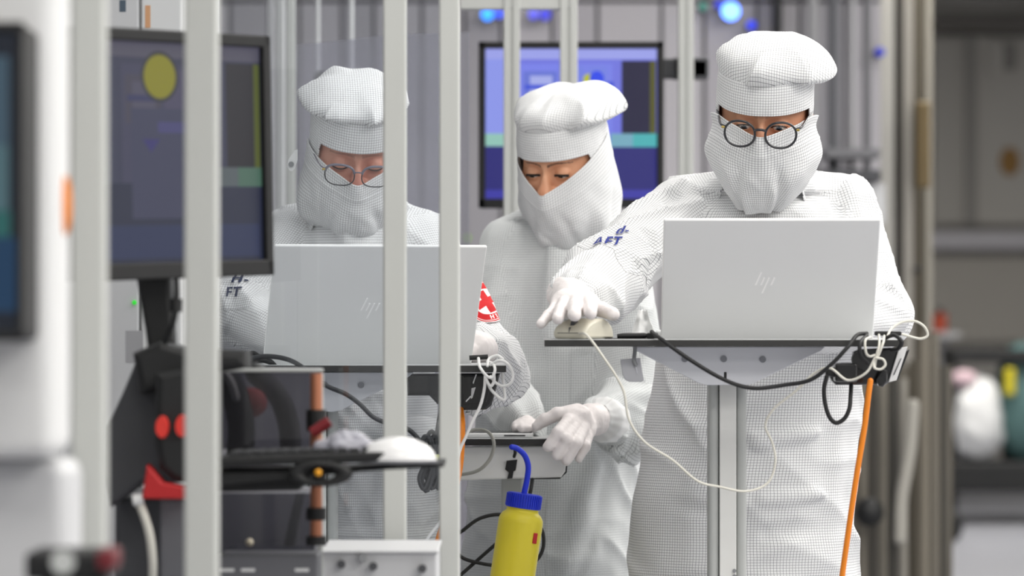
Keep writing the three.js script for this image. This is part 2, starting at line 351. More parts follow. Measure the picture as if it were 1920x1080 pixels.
monitor('wall_monitor', 'black framed monitor with a blue software screen behind the middle worker', 1071, 234, .452, .406, 8.8, 0, 0, canvasTex(640, 512, (c, w, h) => drawUI(c, w, h, false)), 1.4, .017, (g, c) => {
  part('mount_plate', box(c.x - .06, c.x + .06, c.y - .06, c.y + .06, c.z - .07, c.z - .045, .004), M.black, g);
  part('mount_arm', box(c.x - .02, P(1330, 0, 8.87).x, P(0, 145, 8.87).y, P(0, 108, 8.87).y, -8.95, -8.9, .006), M.greyDark, g);
  part('clamp', box(P(1262, 0, 8.89).x, P(1330, 0, 8.89).x, P(0, 146, 8.87).y, P(0, 106, 8.87).y, -8.96, -8.9, .006), M.greyDark, g);
});
// ---------------------------------------------------------------- people
// The coverall is one continuous surface: a trunk of elliptical sections plus tapered limbs, joined by a smooth minimum, with cloth folds.
function coverall(o) {
  const D = o.D, ry = o.rows.map(r => { const l = P(r[1], r[0], D), q = P(r[2], r[0], D); return [l.y, (q.x - l.x) / 2, r[3], (l.x + q.x) / 2, -D + (r[4] || 0)]; }).reverse();
  const yLo = ry[0][0], yHi = ry[ry.length - 1][0];
  const limbs = o.limbs.map(l => { const pts = l.pts.map(p => ({ p: P(p[0], p[1], p[2]), r: p[3] })); const bs = []; let len = 0; for (let i = 0; i < pts.length - 1; i++) { const b = bone(pts[i].p, pts[i + 1].p, pts[i].r, pts[i + 1].r); b.s0 = len; len += Math.sqrt(b.l2); b.fold = l.fold ?? 1; b.kind = l.kind || 'sleeve'; bs.push(b); } return bs; }).flat();
  // legs, out of the picture, down to the boots on the floor
  const hip = ry[0], legs = [];
  for (const s of [-1, 1]) {
    const h = V(hip[3] + s * hip[1] * .52, yLo + .03, hip[4]), k = V(hip[3] + s * .11, .45, hip[4] + .01), a = V(hip[3] + s * .12, .1, hip[4] - .02), t = V(hip[3] + s * .13, .045, hip[4] + .14), hl = V(hip[3] + s * .12, .05, hip[4] - .05);
    legs.push(bone(h, k, .1, .085), bone(k, a, .085, .07), bone(hl, t, .05, .042));
  }
  for (const b of legs) { b.s0 = 0; b.fold = .6; b.kind = 'leg'; }
  const all = [...limbs, ...legs];
  for (const b of all) { b.u = b.d.clone().normalize(); const ref = Math.abs(b.u.z) < .8 ? V(0, 0, 1) : V(0, 1, 0); b.e = ref.clone().sub(b.u.clone().multiplyScalar(ref.dot(b.u))).normalize(); b.w = b.u.clone().cross(b.e); b.rm = (b.ra + b.rb) / 2; b.L = Math.sqrt(b.l2); }
  const seed = o.seed, trunk = (x, y, z) => {
    const yy = clamp(y, yLo, yHi), [a, b, cx, cz] = table(ry, yy), dx = x - cx, dz = z - cz, q = Math.hypot(dx / a, dz / b), dy = y - yy;
    const e = (q - 1) * Math.min(a, b) * (q > 1 ? 1 : 1);
    return [dy === 0 ? e : Math.hypot(Math.max(e, 0), dy) - .02 + (e < 0 ? .0 : 0), Math.atan2(dx / a, dz / b), a];
  };
  const pull = o.creases || [];
  const foldTrunk = (ang, y) => {
    const wy = y + .045 * noise(ang * 1.3 + seed, y * 3, 1) + .02 * Math.sin(ang * 2 + seed);
    const n = noise(ang * .8 + seed * 3, wy * 15, 2), r = 1 - Math.abs(n), v = noise(ang * 5 + seed, y * 2.2, 6);
    const n2 = 1 - Math.abs(noise(ang * .9 + seed, wy * 9 + ang * 1.4, 5)); return .007 * (r * r * r - .35) + .01 * (n2 ** 4 - .25) + .003 * v;
  };
  const foldLimb = (ang, s, b, t) => {
    const w = s + .03 * Math.sin(ang + seed) + .02 * noise(ang * 1.2 + seed, s * 7, 9);
    const n = noise(ang * .8 + seed * 5 + b.s0 * 9, w * 13, 8), r = 1 - Math.abs(n);
    const n2 = 1 - Math.abs(noise(ang * .7 + seed, w * 8 - ang * 1.1, 13)); return b.fold * (.006 * (r * r * r - .35) + .012 * (n2 ** 3 - .3));
  };
  const f = (x, y, z) => {
    const tr = trunk(x, y, z); let d = tr[0], best = 1e9, bb = null, bt = 0;
    for (const b of all) { if (b.kind === 'leg' ? y > yLo + .3 : y < yLo) { if (b !== all[all.length - 1] || bb) continue; } const [e, t] = cone(x, y, z, b); if (e < best) { best = e; bb = b; bt = t; } d = smin(d, e, b.kind === 'leg' ? .05 : .035); }
    if (Math.abs(d) < .035) {
      const wT = Math.exp(-Math.max(tr[0], -.02) * 45), wL = Math.exp(-Math.max(best, -.02) * 45), ws = wT + wL;
      let h = wT / ws * foldTrunk(tr[1], y);
      const vx = x - bb.a.x, vy = y - bb.a.y, vz = z - bb.a.z, ang = Math.atan2(vx * bb.w.x + vy * bb.w.y + vz * bb.w.z, vx * bb.e.x + vy * bb.e.y + vz * bb.e.z);
      h += wL / ws * foldLimb(ang, bb.s0 + bt * bb.L, bb, bt);
      for (const c of pull) { if (y < c.y0 || y > c.y1) continue; const [e] = cone(x, y, z, c.b); if (e < c.w) { const q = 1 - clamp((e + c.b.ra) / (c.w + c.b.ra)); h += c.h * q * q * (3 - 2 * q); } }
      d -= h;
    }
    return d;
  };
  for (const c of pull) { c.b = bone(P(...c.a), P(...c.z), .002, .002); c.y0 = Math.min(c.b.a.y, c.b.b.y) - c.w - .005; c.y1 = Math.max(c.b.a.y, c.b.b.y) + c.w + .005; }
  let lo = V(1e9, 0, 1e9), hi = V(-1e9, 0, -1e9);
  for (const b of all) for (const p of [b.a, b.b]) { lo.min(p); hi.max(p); }
  for (const r of ry) { lo.min(V(r[3] - r[1], 0, r[4] - r[2])); hi.max(V(r[3] + r[1], yHi, r[4] + r[2])); }
  lo.subScalar(.11); hi.addScalar(.11); lo.y = -.02;
  const g = nets(f, lo, hi, .0058);
  // cut into unshared triangles so that every limb gets its own straight-run weave
  const p = g.attributes.position.array, nn = g.attributes.normal.array, ix = g.index.array, n = ix.length;
  const pos = new Float32Array(n * 3), nor = new Float32Array(n * 3), uv = new Float32Array(n * 2);
  for (let t = 0; t < n; t += 3) {
    let cx = 0, cy = 0, cz = 0; for (let q = 0; q < 3; q++) { const i = ix[t + q] * 3; cx += p[i] / 3; cy += p[i + 1] / 3; cz += p[i + 2] / 3; }
    const tr = trunk(cx, cy, cz); let best = tr[0] - .004, bb = null; for (const b of all) { if (b.kind === 'blob') continue; const e = cone(cx, cy, cz, b)[0]; if (e < best) { best = e; bb = b; } }
    let a0 = null;
    for (let q = 0; q < 3; q++) {
      const i = ix[t + q] * 3, x = p[i], y = p[i + 1], z = p[i + 2]; let u, v, ang;
      if (!bb) { const T = trunk(x, y, z); ang = T[1]; if (a0 !== null) { if (ang - a0 > Math.PI) ang -= 2 * Math.PI; if (a0 - ang > Math.PI) ang += 2 * Math.PI; } a0 = ang; u = ang * .172; v = y; }
      else {
        const vx = x - bb.a.x, vy = y - bb.a.y, vz = z - bb.a.z; ang = Math.atan2(vx * bb.w.x + vy * bb.w.y + vz * bb.w.z, vx * bb.e.x + vy * bb.e.y + vz * bb.e.z);
        if (a0 !== null) { if (ang - a0 > Math.PI) ang -= 2 * Math.PI; if (a0 - ang > Math.PI) ang += 2 * Math.PI; } a0 = ang;
        u = ang * bb.rm * 1.06; v = bb.s0 + vx * bb.u.x + vy * bb.u.y + vz * bb.u.z;
      }
      pos.set([x, y, z], (t + q) * 3); nor.set([nn[i], nn[i + 1], nn[i + 2]], (t + q) * 3); uv.set([u, v], (t + q) * 2);
    }
  }
  const out = new THREE.BufferGeometry();
  out.setAttribute('position', new THREE.BufferAttribute(pos, 3)); out.setAttribute('normal', new THREE.BufferAttribute(nor, 3)); out.setAttribute('uv', new THREE.BufferAttribute(uv, 2));
  return out;
}
// a patch of cloth or print laid on the sleeve, following its folds
function onCloth(geo, at, dir, size, lift, roll = 0, metres = false) {
  const tmp = new THREE.Mesh(geo); tmp.updateMatrixWorld(true);
  const m = new THREE.Matrix4().lookAt(V(0, 0, 0), dir.clone().negate(), V(0, 1, 0)); const e = new THREE.Euler().setFromRotationMatrix(m.multiply(new THREE.Matrix4().makeRotationZ(roll)));
  const g = new DecalGeometry(tmp, at, e, size), p = g.attributes.position, n = g.attributes.normal;
  for (let i = 0; i < p.count; i++) p.setXYZ(i, p.getX(i) + n.getX(i) * lift, p.getY(i) + n.getY(i) * lift, p.getZ(i) + n.getZ(i) * lift);
  if (metres) { const u = g.attributes.uv; for (let i = 0; i < u.count; i++) u.setXY(i, u.getX(i) * size.x, u.getY(i) * size.y); }
  return g;
}
function gloveGeo(palm, fingers, h = .0022) { // palm: list of bones, fingers: chains [[x,y,D,r] ...]
  const bs = palm.map(([a, b, ra, rb]) => bone(P(...a), P(...b), ra, rb)), ch = fingers.map(f => f.slice(0, -1).map((q, i) => bone(P(q[0], q[1], q[2]), P(f[i + 1][0], f[i + 1][1], f[i + 1][2]), q[3], f[i + 1][3])));
  const f = (x, y, z) => {
    let d = 1; for (const b of bs) d = smin(d, cone(x, y, z, b)[0], .02);
    let fd = 1; for (const c of ch) { let e = 1; for (const b of c) e = smin(e, cone(x, y, z, b)[0], .004); fd = smin(fd, e, .004); }
    d = smin(d, fd, .009);
    return d - .0008 * noise(x * 90, y * 90, z * 90) - .0005 * noise(x * 260, y * 260, z * 260);
  };
  const lo = V(1e9, 1e9, 1e9), hi = V(-1e9, -1e9, -1e9);
  for (const b of [...bs, ...ch.flat()]) for (const q of [b.a, b.b]) { lo.min(q); hi.max(q); }
  lo.subScalar(.05); hi.addScalar(.05); return nets(f, lo, hi, h);
}
// head with face, in its own axes: x to the picture's right when facing the camera, y up, z out of the face; origin between the ears at eye height
function headGeo(o) {
  const B = (a, b, r, s) => bone(V(...a), V(...b), r, s ?? r), S = [-1, 1];
  const add = [
    [B([0, .045, -.015], [0, .03, .005], .078), .03], [B([0, -.02, .0], [0, -.03, .01], .07), .03], [B([0, -.085, .035], [0, -.07, .03], .042), .04], // skull, face, jaw
    [B([0, -.16, -.02], [0, -.05, -.015], .052), .03],                                                                        // neck
    [B([-.03, .03, .072], [.03, .03, .072], .0125), .02],                                                                       // brow ridge
    [B([0, .012, .083], [0, -.03, .1], .0085, .0115), .012], [B([0, -.032, .103], [0, -.034, .1], .0125), .01],                 // nose
    ...S.map(s => [B([s * .013, -.036, .09], [s * .012, -.036, .092], .0085), .008]),
    ...S.map(s => [B([s * .042, -.03, .062], [s * .05, -.02, .045], .02), .025]),                                              // cheekbones
    ...S.map(s => [B([s * .076, .0, -.012], [s * .08, -.03, -.012], .011), .01]),                                              // ears
    [B([-.016, -.066, .08], [.016, -.066, .08], .0085), .012], [B([0, -.1, .07], [0, -.102, .068], .016), .02],                  // lips, chin
  ];
  const ey = S.map(s => V(s * .0315, .0, .0715));
  const f = (x, y, z) => {
    let d = 1; for (const [b, k] of add) d = d > .9 ? cone(x, y, z, b)[0] : smin(d, cone(x, y, z, b)[0], k);
    d *= 1; // sockets, then lids, then the slit between the lids
    for (let i = 0; i < 2; i++) {
      const e = ey[i], q = Math.hypot((x - e.x) * .75, y - e.y - .002, (z - .094)) - .0165; d = -smin(-d, q, .012);
      const l = Math.hypot(x - e.x, (y - e.y), z - e.z) - .0152; d = smin(d, l, .005);
      const ex = (x - e.x) / .0145, mid = o.slitY + (ex * ex) * o.slitBend, open = o.slit * (1 - ex * ex);
      if (Math.abs(ex) < 1 && z > e.z) { const sl = Math.abs(y - e.y - mid) - open; d = Math.max(d, Math.min(-sl, .003)); }
    }
    return d;
  };
  const g = nets(f, V(-.1, -.17, -.11), V(.1, .13, .13), .002), p = g.attributes.position, col = new Float32Array(p.count * 3);
  const skin = new THREE.Color(o.skin), warm = new THREE.Color(o.warm), brow = new THREE.Color(o.brow), lip = new THREE.Color(0xb06a60), c = new THREE.Color();
  for (let i = 0; i < p.count; i++) {
    const x = p.getX(i), y = p.getY(i), z = p.getZ(i), ax = Math.abs(x); c.copy(skin);
    c.lerp(warm, clamp(.35 + .6 * fbm(x * 40, y * 40, z * 40)));
    if (z > .05) {
      c.lerp(warm, .8 * Math.exp(-(ax * ax) / .00016) * sstep(.01, -.03, y));
      const bx = clamp((ax - .009) / .042), by = o.browY + o.browArch * Math.sin(bx * 2.2) - .004 * bx * bx, bw = o.browW * (1 - .55 * bx);
      if (ax > .007 && ax < .052) { const k = 1 - sstep(bw * .4, bw, Math.abs(y - by)); c.lerp(brow, k * o.browK * (.75 + .25 * noise(x * 500, y * 300 + ax * 400, 1))); }
      if (y < -.055 && y > -.078 && ax < .024) c.lerp(lip, .7);
    }
    col.set([c.r, c.g, c.b], i * 3);
  }
  g.setAttribute('color', new THREE.BufferAttribute(col, 3)); return g;
}
function eyeGeo(s, gx, gy, iris) { // eyeball with iris and pupil
  const g = new THREE.SphereGeometry(.0128, 40, 30), p = g.attributes.position, col = new Float32Array(p.count * 3), dir = V(gx, gy, 1).normalize(), c = new THREE.Color();
  for (let i = 0; i < p.count; i++) { const a = V(p.getX(i), p.getY(i), p.getZ(i)).normalize().angleTo(dir); c.set(a < .2 ? 0x060606 : a < .46 ? iris : 0xd9d2cc); if (a > .4 && a < .48) c.multiplyScalar(.6); col.set([c.r, c.g, c.b], i * 3); }
  g.setAttribute('color', new THREE.BufferAttribute(col, 3)); return g.translate(s * .0315, 0, .0735);
}
// hood round the head with the face opening, seam to the cap at the top
const headA = y => table([[-.2, .085, .085], [-.12, .07, .08], [-.06, .08, .09], [0, .0855, .1], [.035, .0855, .101], [.09, .08, .095], [.14, .055, .065]], y);
function hoodGeo(o) {
  return sheet((u, v) => {
    const ph = -Math.PI + u * 2 * Math.PI, aph = Math.abs(ph) / RAD, side = sstep(o.openA, o.openA + 16, aph);
    const low = mix(o.bandY + .004 * Math.cos(ph * 1.5) * 0, -.165, side), y = mix(low, o.seamY + .004, v), [a, b] = headA(y);
    const w = .003 + .0016 * fbm(ph * 3 + o.seed, y * 40, 1) + (side > .5 ? .002 * fbm(ph * 3 + o.seed, y * 12, 4) : 0);
    return V((a + w) * Math.sin(ph), y, (b + w) * Math.cos(ph) - .004);
  }, 180, 60, .002, .9, (u, v, p) => [(-Math.PI + u * 2 * Math.PI) * .092, p.y]);
}
function capGeo(o) {
  const sd = o.seed, cap = o.cap;
  return sheet((u, v) => {
    const ph = -Math.PI + u * 2 * Math.PI, [a, b] = headA(o.seamY);
    let [k, y] = table([[0, 1.01, 0], [.08, 1.02 + cap.puff * .35, .007], [.2, 1.0 + cap.puff, .024], [.38, .93 + cap.puff * .8, .045], [.6, .7 + cap.puff * .3, .06], [.82, .36, .068], [1, 0, .07]], v);
    const lean = Math.max(0, Math.cos(ph - cap.dir)), ln2 = lean * lean;
    const mid = Math.sin(Math.min(1, v * 1.25) * Math.PI);
    k += cap.slouch * ln2 * sstep(.02, .22, v) * (1 - sstep(.45, 1, v));
    y *= cap.tall; y -= cap.droop * ln2 * sstep(.03, .14, v) * (1 - sstep(.3, .75, v));
    y += cap.peak * Math.exp(-((v - .6) ** 2) / .05) * Math.max(0, Math.cos(ph - cap.peakDir));
    // pleats rising from the seam, and soft dents
    let pl = 0; for (const [p0, w0, h0] of cap.pleats) { let dd = Math.atan2(Math.sin(ph - p0 - .35 * v), Math.cos(ph - p0 - .35 * v)); pl += h0 * (dd > 0 ? Math.exp(-dd / w0) : Math.exp(dd / (w0 * .12))) * Math.sin(Math.min(1, v * 1.7 + .08) * Math.PI) ** .7; }
    const dn = .05 * mid * noise(Math.sin(ph) * 1.5 + sd, Math.cos(ph) * 1.5, v * 2 + sd) + .02 * mid * noise(Math.sin(ph) * 4, Math.cos(ph) * 4 + sd, v * 3);
    // flat cloth panels between sewn ridges
    const fa = cap.facets; let q0 = fa[fa.length - 1] - 2 * Math.PI, q1 = fa[0]; for (let i = 0; i < fa.length; i++) if (ph >= fa[i]) { q0 = fa[i]; q1 = i + 1 < fa.length ? fa[i + 1] : fa[0] + 2 * Math.PI; }
    const hw = (q1 - q0) / 2, fr = Math.cos(Math.min(hw, .75)) / Math.cos((ph - (q0 + q1) / 2) * Math.min(hw, .75) / hw), fe = sstep(.04, .3, v);
    k += pl + dn; const R = Math.max(0, k) * mix(1, fr * 1.12, .85 * fe);
    return V(a * R * Math.sin(ph) + cap.dx * sstep(0, .5, v), o.seamY + y + .007 * mid * noise(Math.sin(ph) * 2, Math.cos(ph) * 2, sd + 5), (b * R) * Math.cos(ph) - .004 + cap.dz * sstep(0, .5, v));
  }, 260, 80, .0018, .2, (u, v, p) => [p.x * 1.08, p.y * .8 - p.z * .6]);
}
function maskGeo(o) {
  const m = o.mask;
  return sheet((u, v) => {
    const q = u * 2 - 1, ph = q * m.span * RAD, aq = Math.abs(ph) / RAD, s = 1 - v; // s: 0 top edge, 1 bottom
    const top = table(m.top, ph / RAD)[0];
    const [a, b, zz] = table(m.prof, s);
    const y = mix(top, m.bottom, s);
    const nose = m.nose * Math.exp(-(ph * ph) / .06) * (1 - sstep(0, .6, s));
    const fl = noise(ph * 1.7 + o.seed, s * 2.4 + ph * .9, 3) * .012 * sstep(.12, .8, s) + .007 * noise(ph * 3.4 + o.seed, s * 1.3, 7) * sstep(.25, .8, s) + .002 * noise(ph * 5 - s * 4, s * 6 + o.seed, 7) * sstep(.1, .6, s);
    const vf = -m.crease * Math.exp(-((Math.abs(ph) - .1 - s * .55) ** 2) / .012) * sstep(.3, .6, s) + m.hem * Math.exp(-((s - .24) ** 2) / .0003);
    const r = fl + vf;
    return V((a + r) * Math.sin(ph), y, (b + nose + r) * Math.cos(ph) + zz);
  }, 160, 70, .0018);
}
function ring(cx, cy, w, h, z, r, n, pw, flat = 1) { // spectacle rim
  const pts = []; for (let i = 0; i < n; i++) { const a = i / n * 2 * Math.PI, c = Math.cos(a), s = Math.sin(a); pts.push(V(cx + w * Math.sign(c) * Math.abs(c) ** pw, cy + h * Math.sign(s) * Math.abs(s) ** pw, z - .18 * (Math.abs(cx) + 0) * 0 - Math.abs(cx + w * c) ** 2 * 2.2)); }
  return pts;
}
function spectacles(o, put, parent) {
  const g = o.glasses, z = g.z || .117, cy = g.y, rims = [], S = [-1, 1];
  for (const s of S) {
    const pts = ring(s * g.cx, cy, g.w, g.h, z, g.r, 40, g.pw || .92);
    const c = new THREE.CatmullRomCurve3(pts, true);
    const rim = put('rim', new THREE.TubeGeometry(c, 80, g.r, 8, true), g.rimMat, parent);
    if (g.browline) { const up = pts.filter((q, i) => i >= 1 && i <= 19); put('brow_bar', new THREE.TubeGeometry(new THREE.CatmullRomCurve3(up), 40, .0024, 8), g.mat, parent); }
    const sh = new THREE.Shape(pts.map(q => new THREE.Vector2(q.x, q.y))); const lg = new THREE.ShapeGeometry(sh, 4), lp = lg.attributes.position; for (let i = 0; i < lp.count; i++) lp.setZ(i, z - lp.getX(i) ** 2 * 2.2);
    lg.computeVertexNormals(); put('lens', lg, M.lens, parent);
    const hx = s * (g.cx + g.w), hz = z - hx * hx * 2.2;
    put('temple', tube([V(hx, cy + g.h * .45, hz - .001), V(hx + s * .006, cy + g.h * .5, hz - .004), V(s * .0795, cy + g.h * .5, .05), V(s * .0855, cy + g.h * .45, .0), V(s * .083, cy - .005, -.03)], g.r * 1.05, 40), g.mat, parent);
    put('hinge', new RoundedBoxGeometry(.006, .004, .003, 1, .001).translate(hx + s * .003, cy + g.h * .42, hz + .002), M.brass, parent);
  }
  const bx = g.cx - g.w * .97; put('bridge', tube([V(-bx, cy + g.h * .32, z - bx * bx * 2.2), V(-bx * .5, cy + g.h * .42, z + .002), V(bx * .5, cy + g.h * .42, z + .002), V(bx, cy + g.h * .32, z - bx * bx * 2.2)], g.r * 1.15, 24), g.mat, parent);
}
function person(o) {
  const base = P(o.footPx, 600, o.D); base.y = 0;
  const g = thing('person', o.label, 'person', base);
  const suit = coverall(o), suitMesh = part('coverall', suit.clone(), M[o.suitMat || 'suit'], g);
  // head group as a matrix
  const rot = new THREE.Matrix4().makeRotationFromEuler(new THREE.Euler(o.pitch * RAD, o.yaw * RAD, o.roll * RAD, 'YXZ'));
  const eye = P(o.eyePx[0], o.eyePx[1], o.eyeD), off = V(0, 0, .095 * o.scale).applyMatrix4(rot), org = eye.sub(off);
  const mat4 = rot.clone().scale(V(o.scale, o.scale, o.scale)).setPosition(org);
  const put = (name, geo, m, parent = g, label) => part(name, geo.applyMatrix4(mat4), m, parent, label);
  const head = put('head', headGeo(o.face), M.skin, g);
  for (const s of [-1, 1]) { put('eye', eyeGeo(s, o.gaze[0], o.gaze[1], o.iris), M.eye, head);
    const pts = []; for (let i = 0; i <= 8; i++) { const e = i / 8 * 2 - 1; pts.push(V(s * .0315 + e * .0142, o.face.slitY + e * e * o.face.slitBend + o.face.slit * (1 - e * e), .0715 + Math.sqrt(Math.max(.0001, .0156 ** 2 - (e * .0142) ** 2)) - .0008)); }
    put('eyelashes', tube(pts, o.lash, 24, 6), M.lash, head); }
  put('hood', hoodGeo(o), M[o.hoodMat || 'hood'], g);
  put('cap', capGeo(o), M[o.capMat || 'hood'], g, 'gathered mushroom-shaped cap top');
  put('face_mask', maskGeo(o), M[o.hoodMat || 'hood'], g, 'loose cloth mask over nose, mouth and neck');
  // collar
  const col = o.collar, cp = P(...col.at);
  part('collar', sheet((u, v) => { const ph = -Math.PI + u * 2 * Math.PI, y = mix(-.03, col.h, v), r = mix(col.r * 1.22, col.r, sstep(0, .8, v)) + .004 * fbm(ph * 3 + o.seed, y * 30, 2); return V(cp.x + r * 1.06 * Math.sin(ph), cp.y + y, cp.z + r * Math.cos(ph)); }, 96, 20, .002), M[o.suitMat || 'suit'], g);
  if (o.glasses) { const e = new THREE.Group(); e.name = 'glasses'; baseOf.set(e, base); g.add(e); e.userData.label = o.glasses.label; spectacles(o, put, e); }
  for (const gl of o.gloves) {
    part('glove', gloveGeo(gl.palm, gl.fingers), M.glove, g);
    if (gl.cuff) { const a = P(...gl.cuff[0]), b = P(...gl.cuff[1]), rr = gl.cuff[2], d = b.clone().sub(a), q = new THREE.Quaternion().setFromUnitVectors(V(0, 1, 0), d.clone().normalize()), L = d.length();
      part('cuff', sheet((u, v) => { const ph = -u * 2 * Math.PI, y = L * (1 - v), r = rr * (1 + .05 * Math.sin(v * Math.PI) - .36 * sstep(.6, 1, v)) + .0005 * Math.sin(ph * 14) + .002 * fbm(ph * 2, v * 4, o.seed); return V(r * Math.sin(ph), y, r * Math.cos(ph)).applyQuaternion(q).add(a); }, 90, 12, .002), M.plainCloth, g); }
  }
  for (const d of o.prints || []) {
    const at = P(...d.at), dir = V(...d.dir).normalize();
    part(d.name, onCloth(suit, at, dir, V(...d.size), d.lift, d.roll || 0, d.metres), d.mat, d.on ? g.children.find(c => c.name === d.on) : suitMesh, d.label);
  }
  return { g, mat4, suit, put };
}
const ink = (draw, w = 256, h = 192) => new THREE.MeshStandardMaterial({ map: canvasTex(w, h, draw), transparent: true, roughness: .8, polygonOffset: true, polygonOffsetFactor: -4, depthWrite: false });
const lettering = (l1, l2, col, skew = 0) => ink((c, w, h) => { c.clearRect(0, 0, w, h); c.fillStyle = col; c.font = 'bold 92px sans-serif'; c.textAlign = 'right'; c.setTransform(1, 0, skew, 1, -skew * h * .5, 0); c.fillText(l1, w - 6, 82); c.fillText(l2, w - 22, 178); });
const emblem = ink((c, w, h) => {
  c.clearRect(0, 0, w, h); const R = w / 2; c.translate(R, R);
  const disc = (r, f) => { c.fillStyle = f; c.beginPath(); c.arc(0, 0, r, 0, 7); c.fill(); };
  disc(R * .99, '#f4f2f2'); disc(R * .95, '#c8161d'); disc(R * .9, '#f4f2f2'); disc(R * .87, '#c8161d'); disc(R * .6, '#f4f2f2');
  c.fillStyle = '#c8161d'; c.fillRect(-R * .16, -R * .52, R * .32, R * 1.04); c.fillRect(-R * .52, -R * .16, R * 1.04, R * .32);
  c.fillStyle = '#f4f2f2'; c.font = `bold ${R * .27}px sans-serif`; c.textAlign = 'center';
  [['H', -16], ['I', 0], ['L', 14]].forEach(([t, a]) => { c.save(); c.rotate(-a * RAD); c.fillText(t, 0, R * .83); c.restore(); });
}, 256, 256);

// right worker: hand on the mouse, round dark glasses
const right = person({
  label: 'person in white gridded cleanroom suit with round dark glasses, one hand on a mouse', seed: 1.7, footPx: 1410, D: 6.65,
  rows: [[362, 1345, 1520, .07], [400, 1300, 1585, .1], [470, 1268, 1608, .125], [600, 1246, 1618, .135], [720, 1230, 1618, .14], [850, 1204, 1612, .145], [930, 1186, 1608, .15], [1010, 1184, 1603, .15], [1090, 1190, 1600, .145], [1180, 1205, 1590, .13]],
  limbs: [
    { pts: [[1425, 380, 6.68, .072], [1280, 392, 6.65, .054]], fold: .5 }, { pts: [[1425, 380, 6.68, .072], [1565, 388, 6.68, .055]], fold: .5 },
    { pts: [[1270, 400, 6.64, .06], [1128, 525, 6.4, .066], [1080, 563, 6.15, .05]] },
    { pts: [[1578, 400, 6.68, .062], [1642, 590, 6.6, .057], [1500, 615, 6.3, .045]] },
  ],
  creases: [{ a: [1240, 800, 6.52], z: [1330, 770, 6.5], w: .018, h: .01 }, { a: [1600, 800, 6.52], z: [1420, 830, 6.5], w: .02, h: .011 }, { a: [1610, 925, 6.52], z: [1430, 935, 6.5], w: .02, h: .011 }, { a: [1200, 935, 6.55], z: [1330, 960, 6.5], w: .02, h: -.012 }, { a: [1600, 985, 6.52], z: [1440, 1000, 6.5], w: .022, h: -.012 }, { a: [1250, 700, 6.52], z: [1330, 735, 6.5], w: .02, h: .01 }, { a: [1262, 372, 6.58], z: [1228, 440, 6.52], w: .022, h: -.012 }, { a: [1570, 390, 6.6], z: [1560, 470, 6.55], w: .02, h: -.012 }, { a: [1215, 440, 6.45], z: [1235, 590, 6.4], w: .02, h: -.016 }],
  scale: 1.0, pitch: 21, yaw: -8, roll: -3, eyePx: [1427, 241], eyeD: 6.44, gaze: [0, -.35], iris: 0x3d4a58, lash: .0009,
  face: { skin: 0xcf9a7a, warm: 0xbb7a5e, brow: 0x7a5238, browY: .019, browArch: .004, browW: .0045, browK: .55, slit: .0042, slitY: -.001, slitBend: -.001 },
  bandY: .024, seamY: .079, openA: 66,
  cap: { puff: .02, slouch: .36, dir: 1.7, droop: .026, tall: .86, peak: .008, peakDir: 1.0, dx: .004, dz: -.006, facets: [-2.6, -1.5, -.75, -.05, .8, 1.7, 2.5], pleats: [[-.3, .4, .2], [.75, .5, .12], [2.4, .5, .1], [-1.8, .5, .08]] },
  mask: { span: 98, bottom: -.172, nose: .02, crease: .012, hem: .0012, top: [[-98, -.01], [-60, .01], [-30, .002], [-12, -.007], [12, -.007], [35, .002], [65, .01], [98, -.006]], prof: [[0, .098, .1, 0], [.12, .094, .104, 0], [.38, .106, .11, 0], [.55, .1, .116, -.002], [.78, .074, .104, -.004], [1, .046, .078, -.006]] },
  glasses: { label: 'round dark-rimmed glasses', cx: .0365, w: .0272, h: .0238, y: -.004, z: .12, r: .0022, mat: M.frameDark, rimMat: M.frameDark },
  collar: { at: [1428, 372, 6.66], r: .078, h: .05 },
  gloves: [{
    palm: [[[1070, 560, 6.13], [1072, 574, 6.05], .03, .022], [[1052, 566, 6.06], [1102, 566, 6.06], .0165, .0185], [[1060, 552, 6.16], [1075, 560, 6.1], .032, .03]],
    fingers: [[[1046, 572, 6.05, .0102], [1028, 592, 6.0, .0092], [1014, 607, 5.97, .008]], [[1058, 570, 6.03, .0115], [1051, 582, 5.965, .0108], [1046, 598, 5.93, .0095]], [[1080, 566, 6.03, .0125], [1078, 575, 5.955, .0122], [1077, 591, 5.912, .0108]], [[1102, 566, 6.03, .0125], [1106, 574, 5.96, .0122], [1107, 587, 5.915, .0108]], [[1108, 572, 6.07, .013], [1128, 580, 6.03, .0126], [1150, 589, 5.99, .0112]]],
  }, { palm: [[[1490, 612, 6.3], [1460, 612, 6.25], .024, .02]], fingers: [[[1455, 612, 6.25, .01], [1430, 618, 6.2, .008]], [[1460, 610, 6.24, .01], [1440, 618, 6.17, .008]], [[1468, 610, 6.23, .01], [1455, 618, 6.15, .008]], [[1476, 612, 6.23, .009], [1470, 619, 6.16, .0075]], [[1478, 616, 6.27, .01], [1462, 620, 6.2, .009]]] }],
  prints: [
    { name: 'sleeve_pocket', at: [1166, 472, 6.4], dir: [-.25, .3, .92], size: [.115, .085, .14], lift: .0006, roll: -.6, mat: M.suit, metres: true },
    { name: 'sleeve_lettering', at: [1142, 450, 6.42], dir: [-.15, .12, .97], size: [.07, .056, .16], lift: .0028, roll: .1, mat: lettering('d-', 'AFT', '#1f2f86', -.25), label: 'dark blue lettering' },
  ],
});
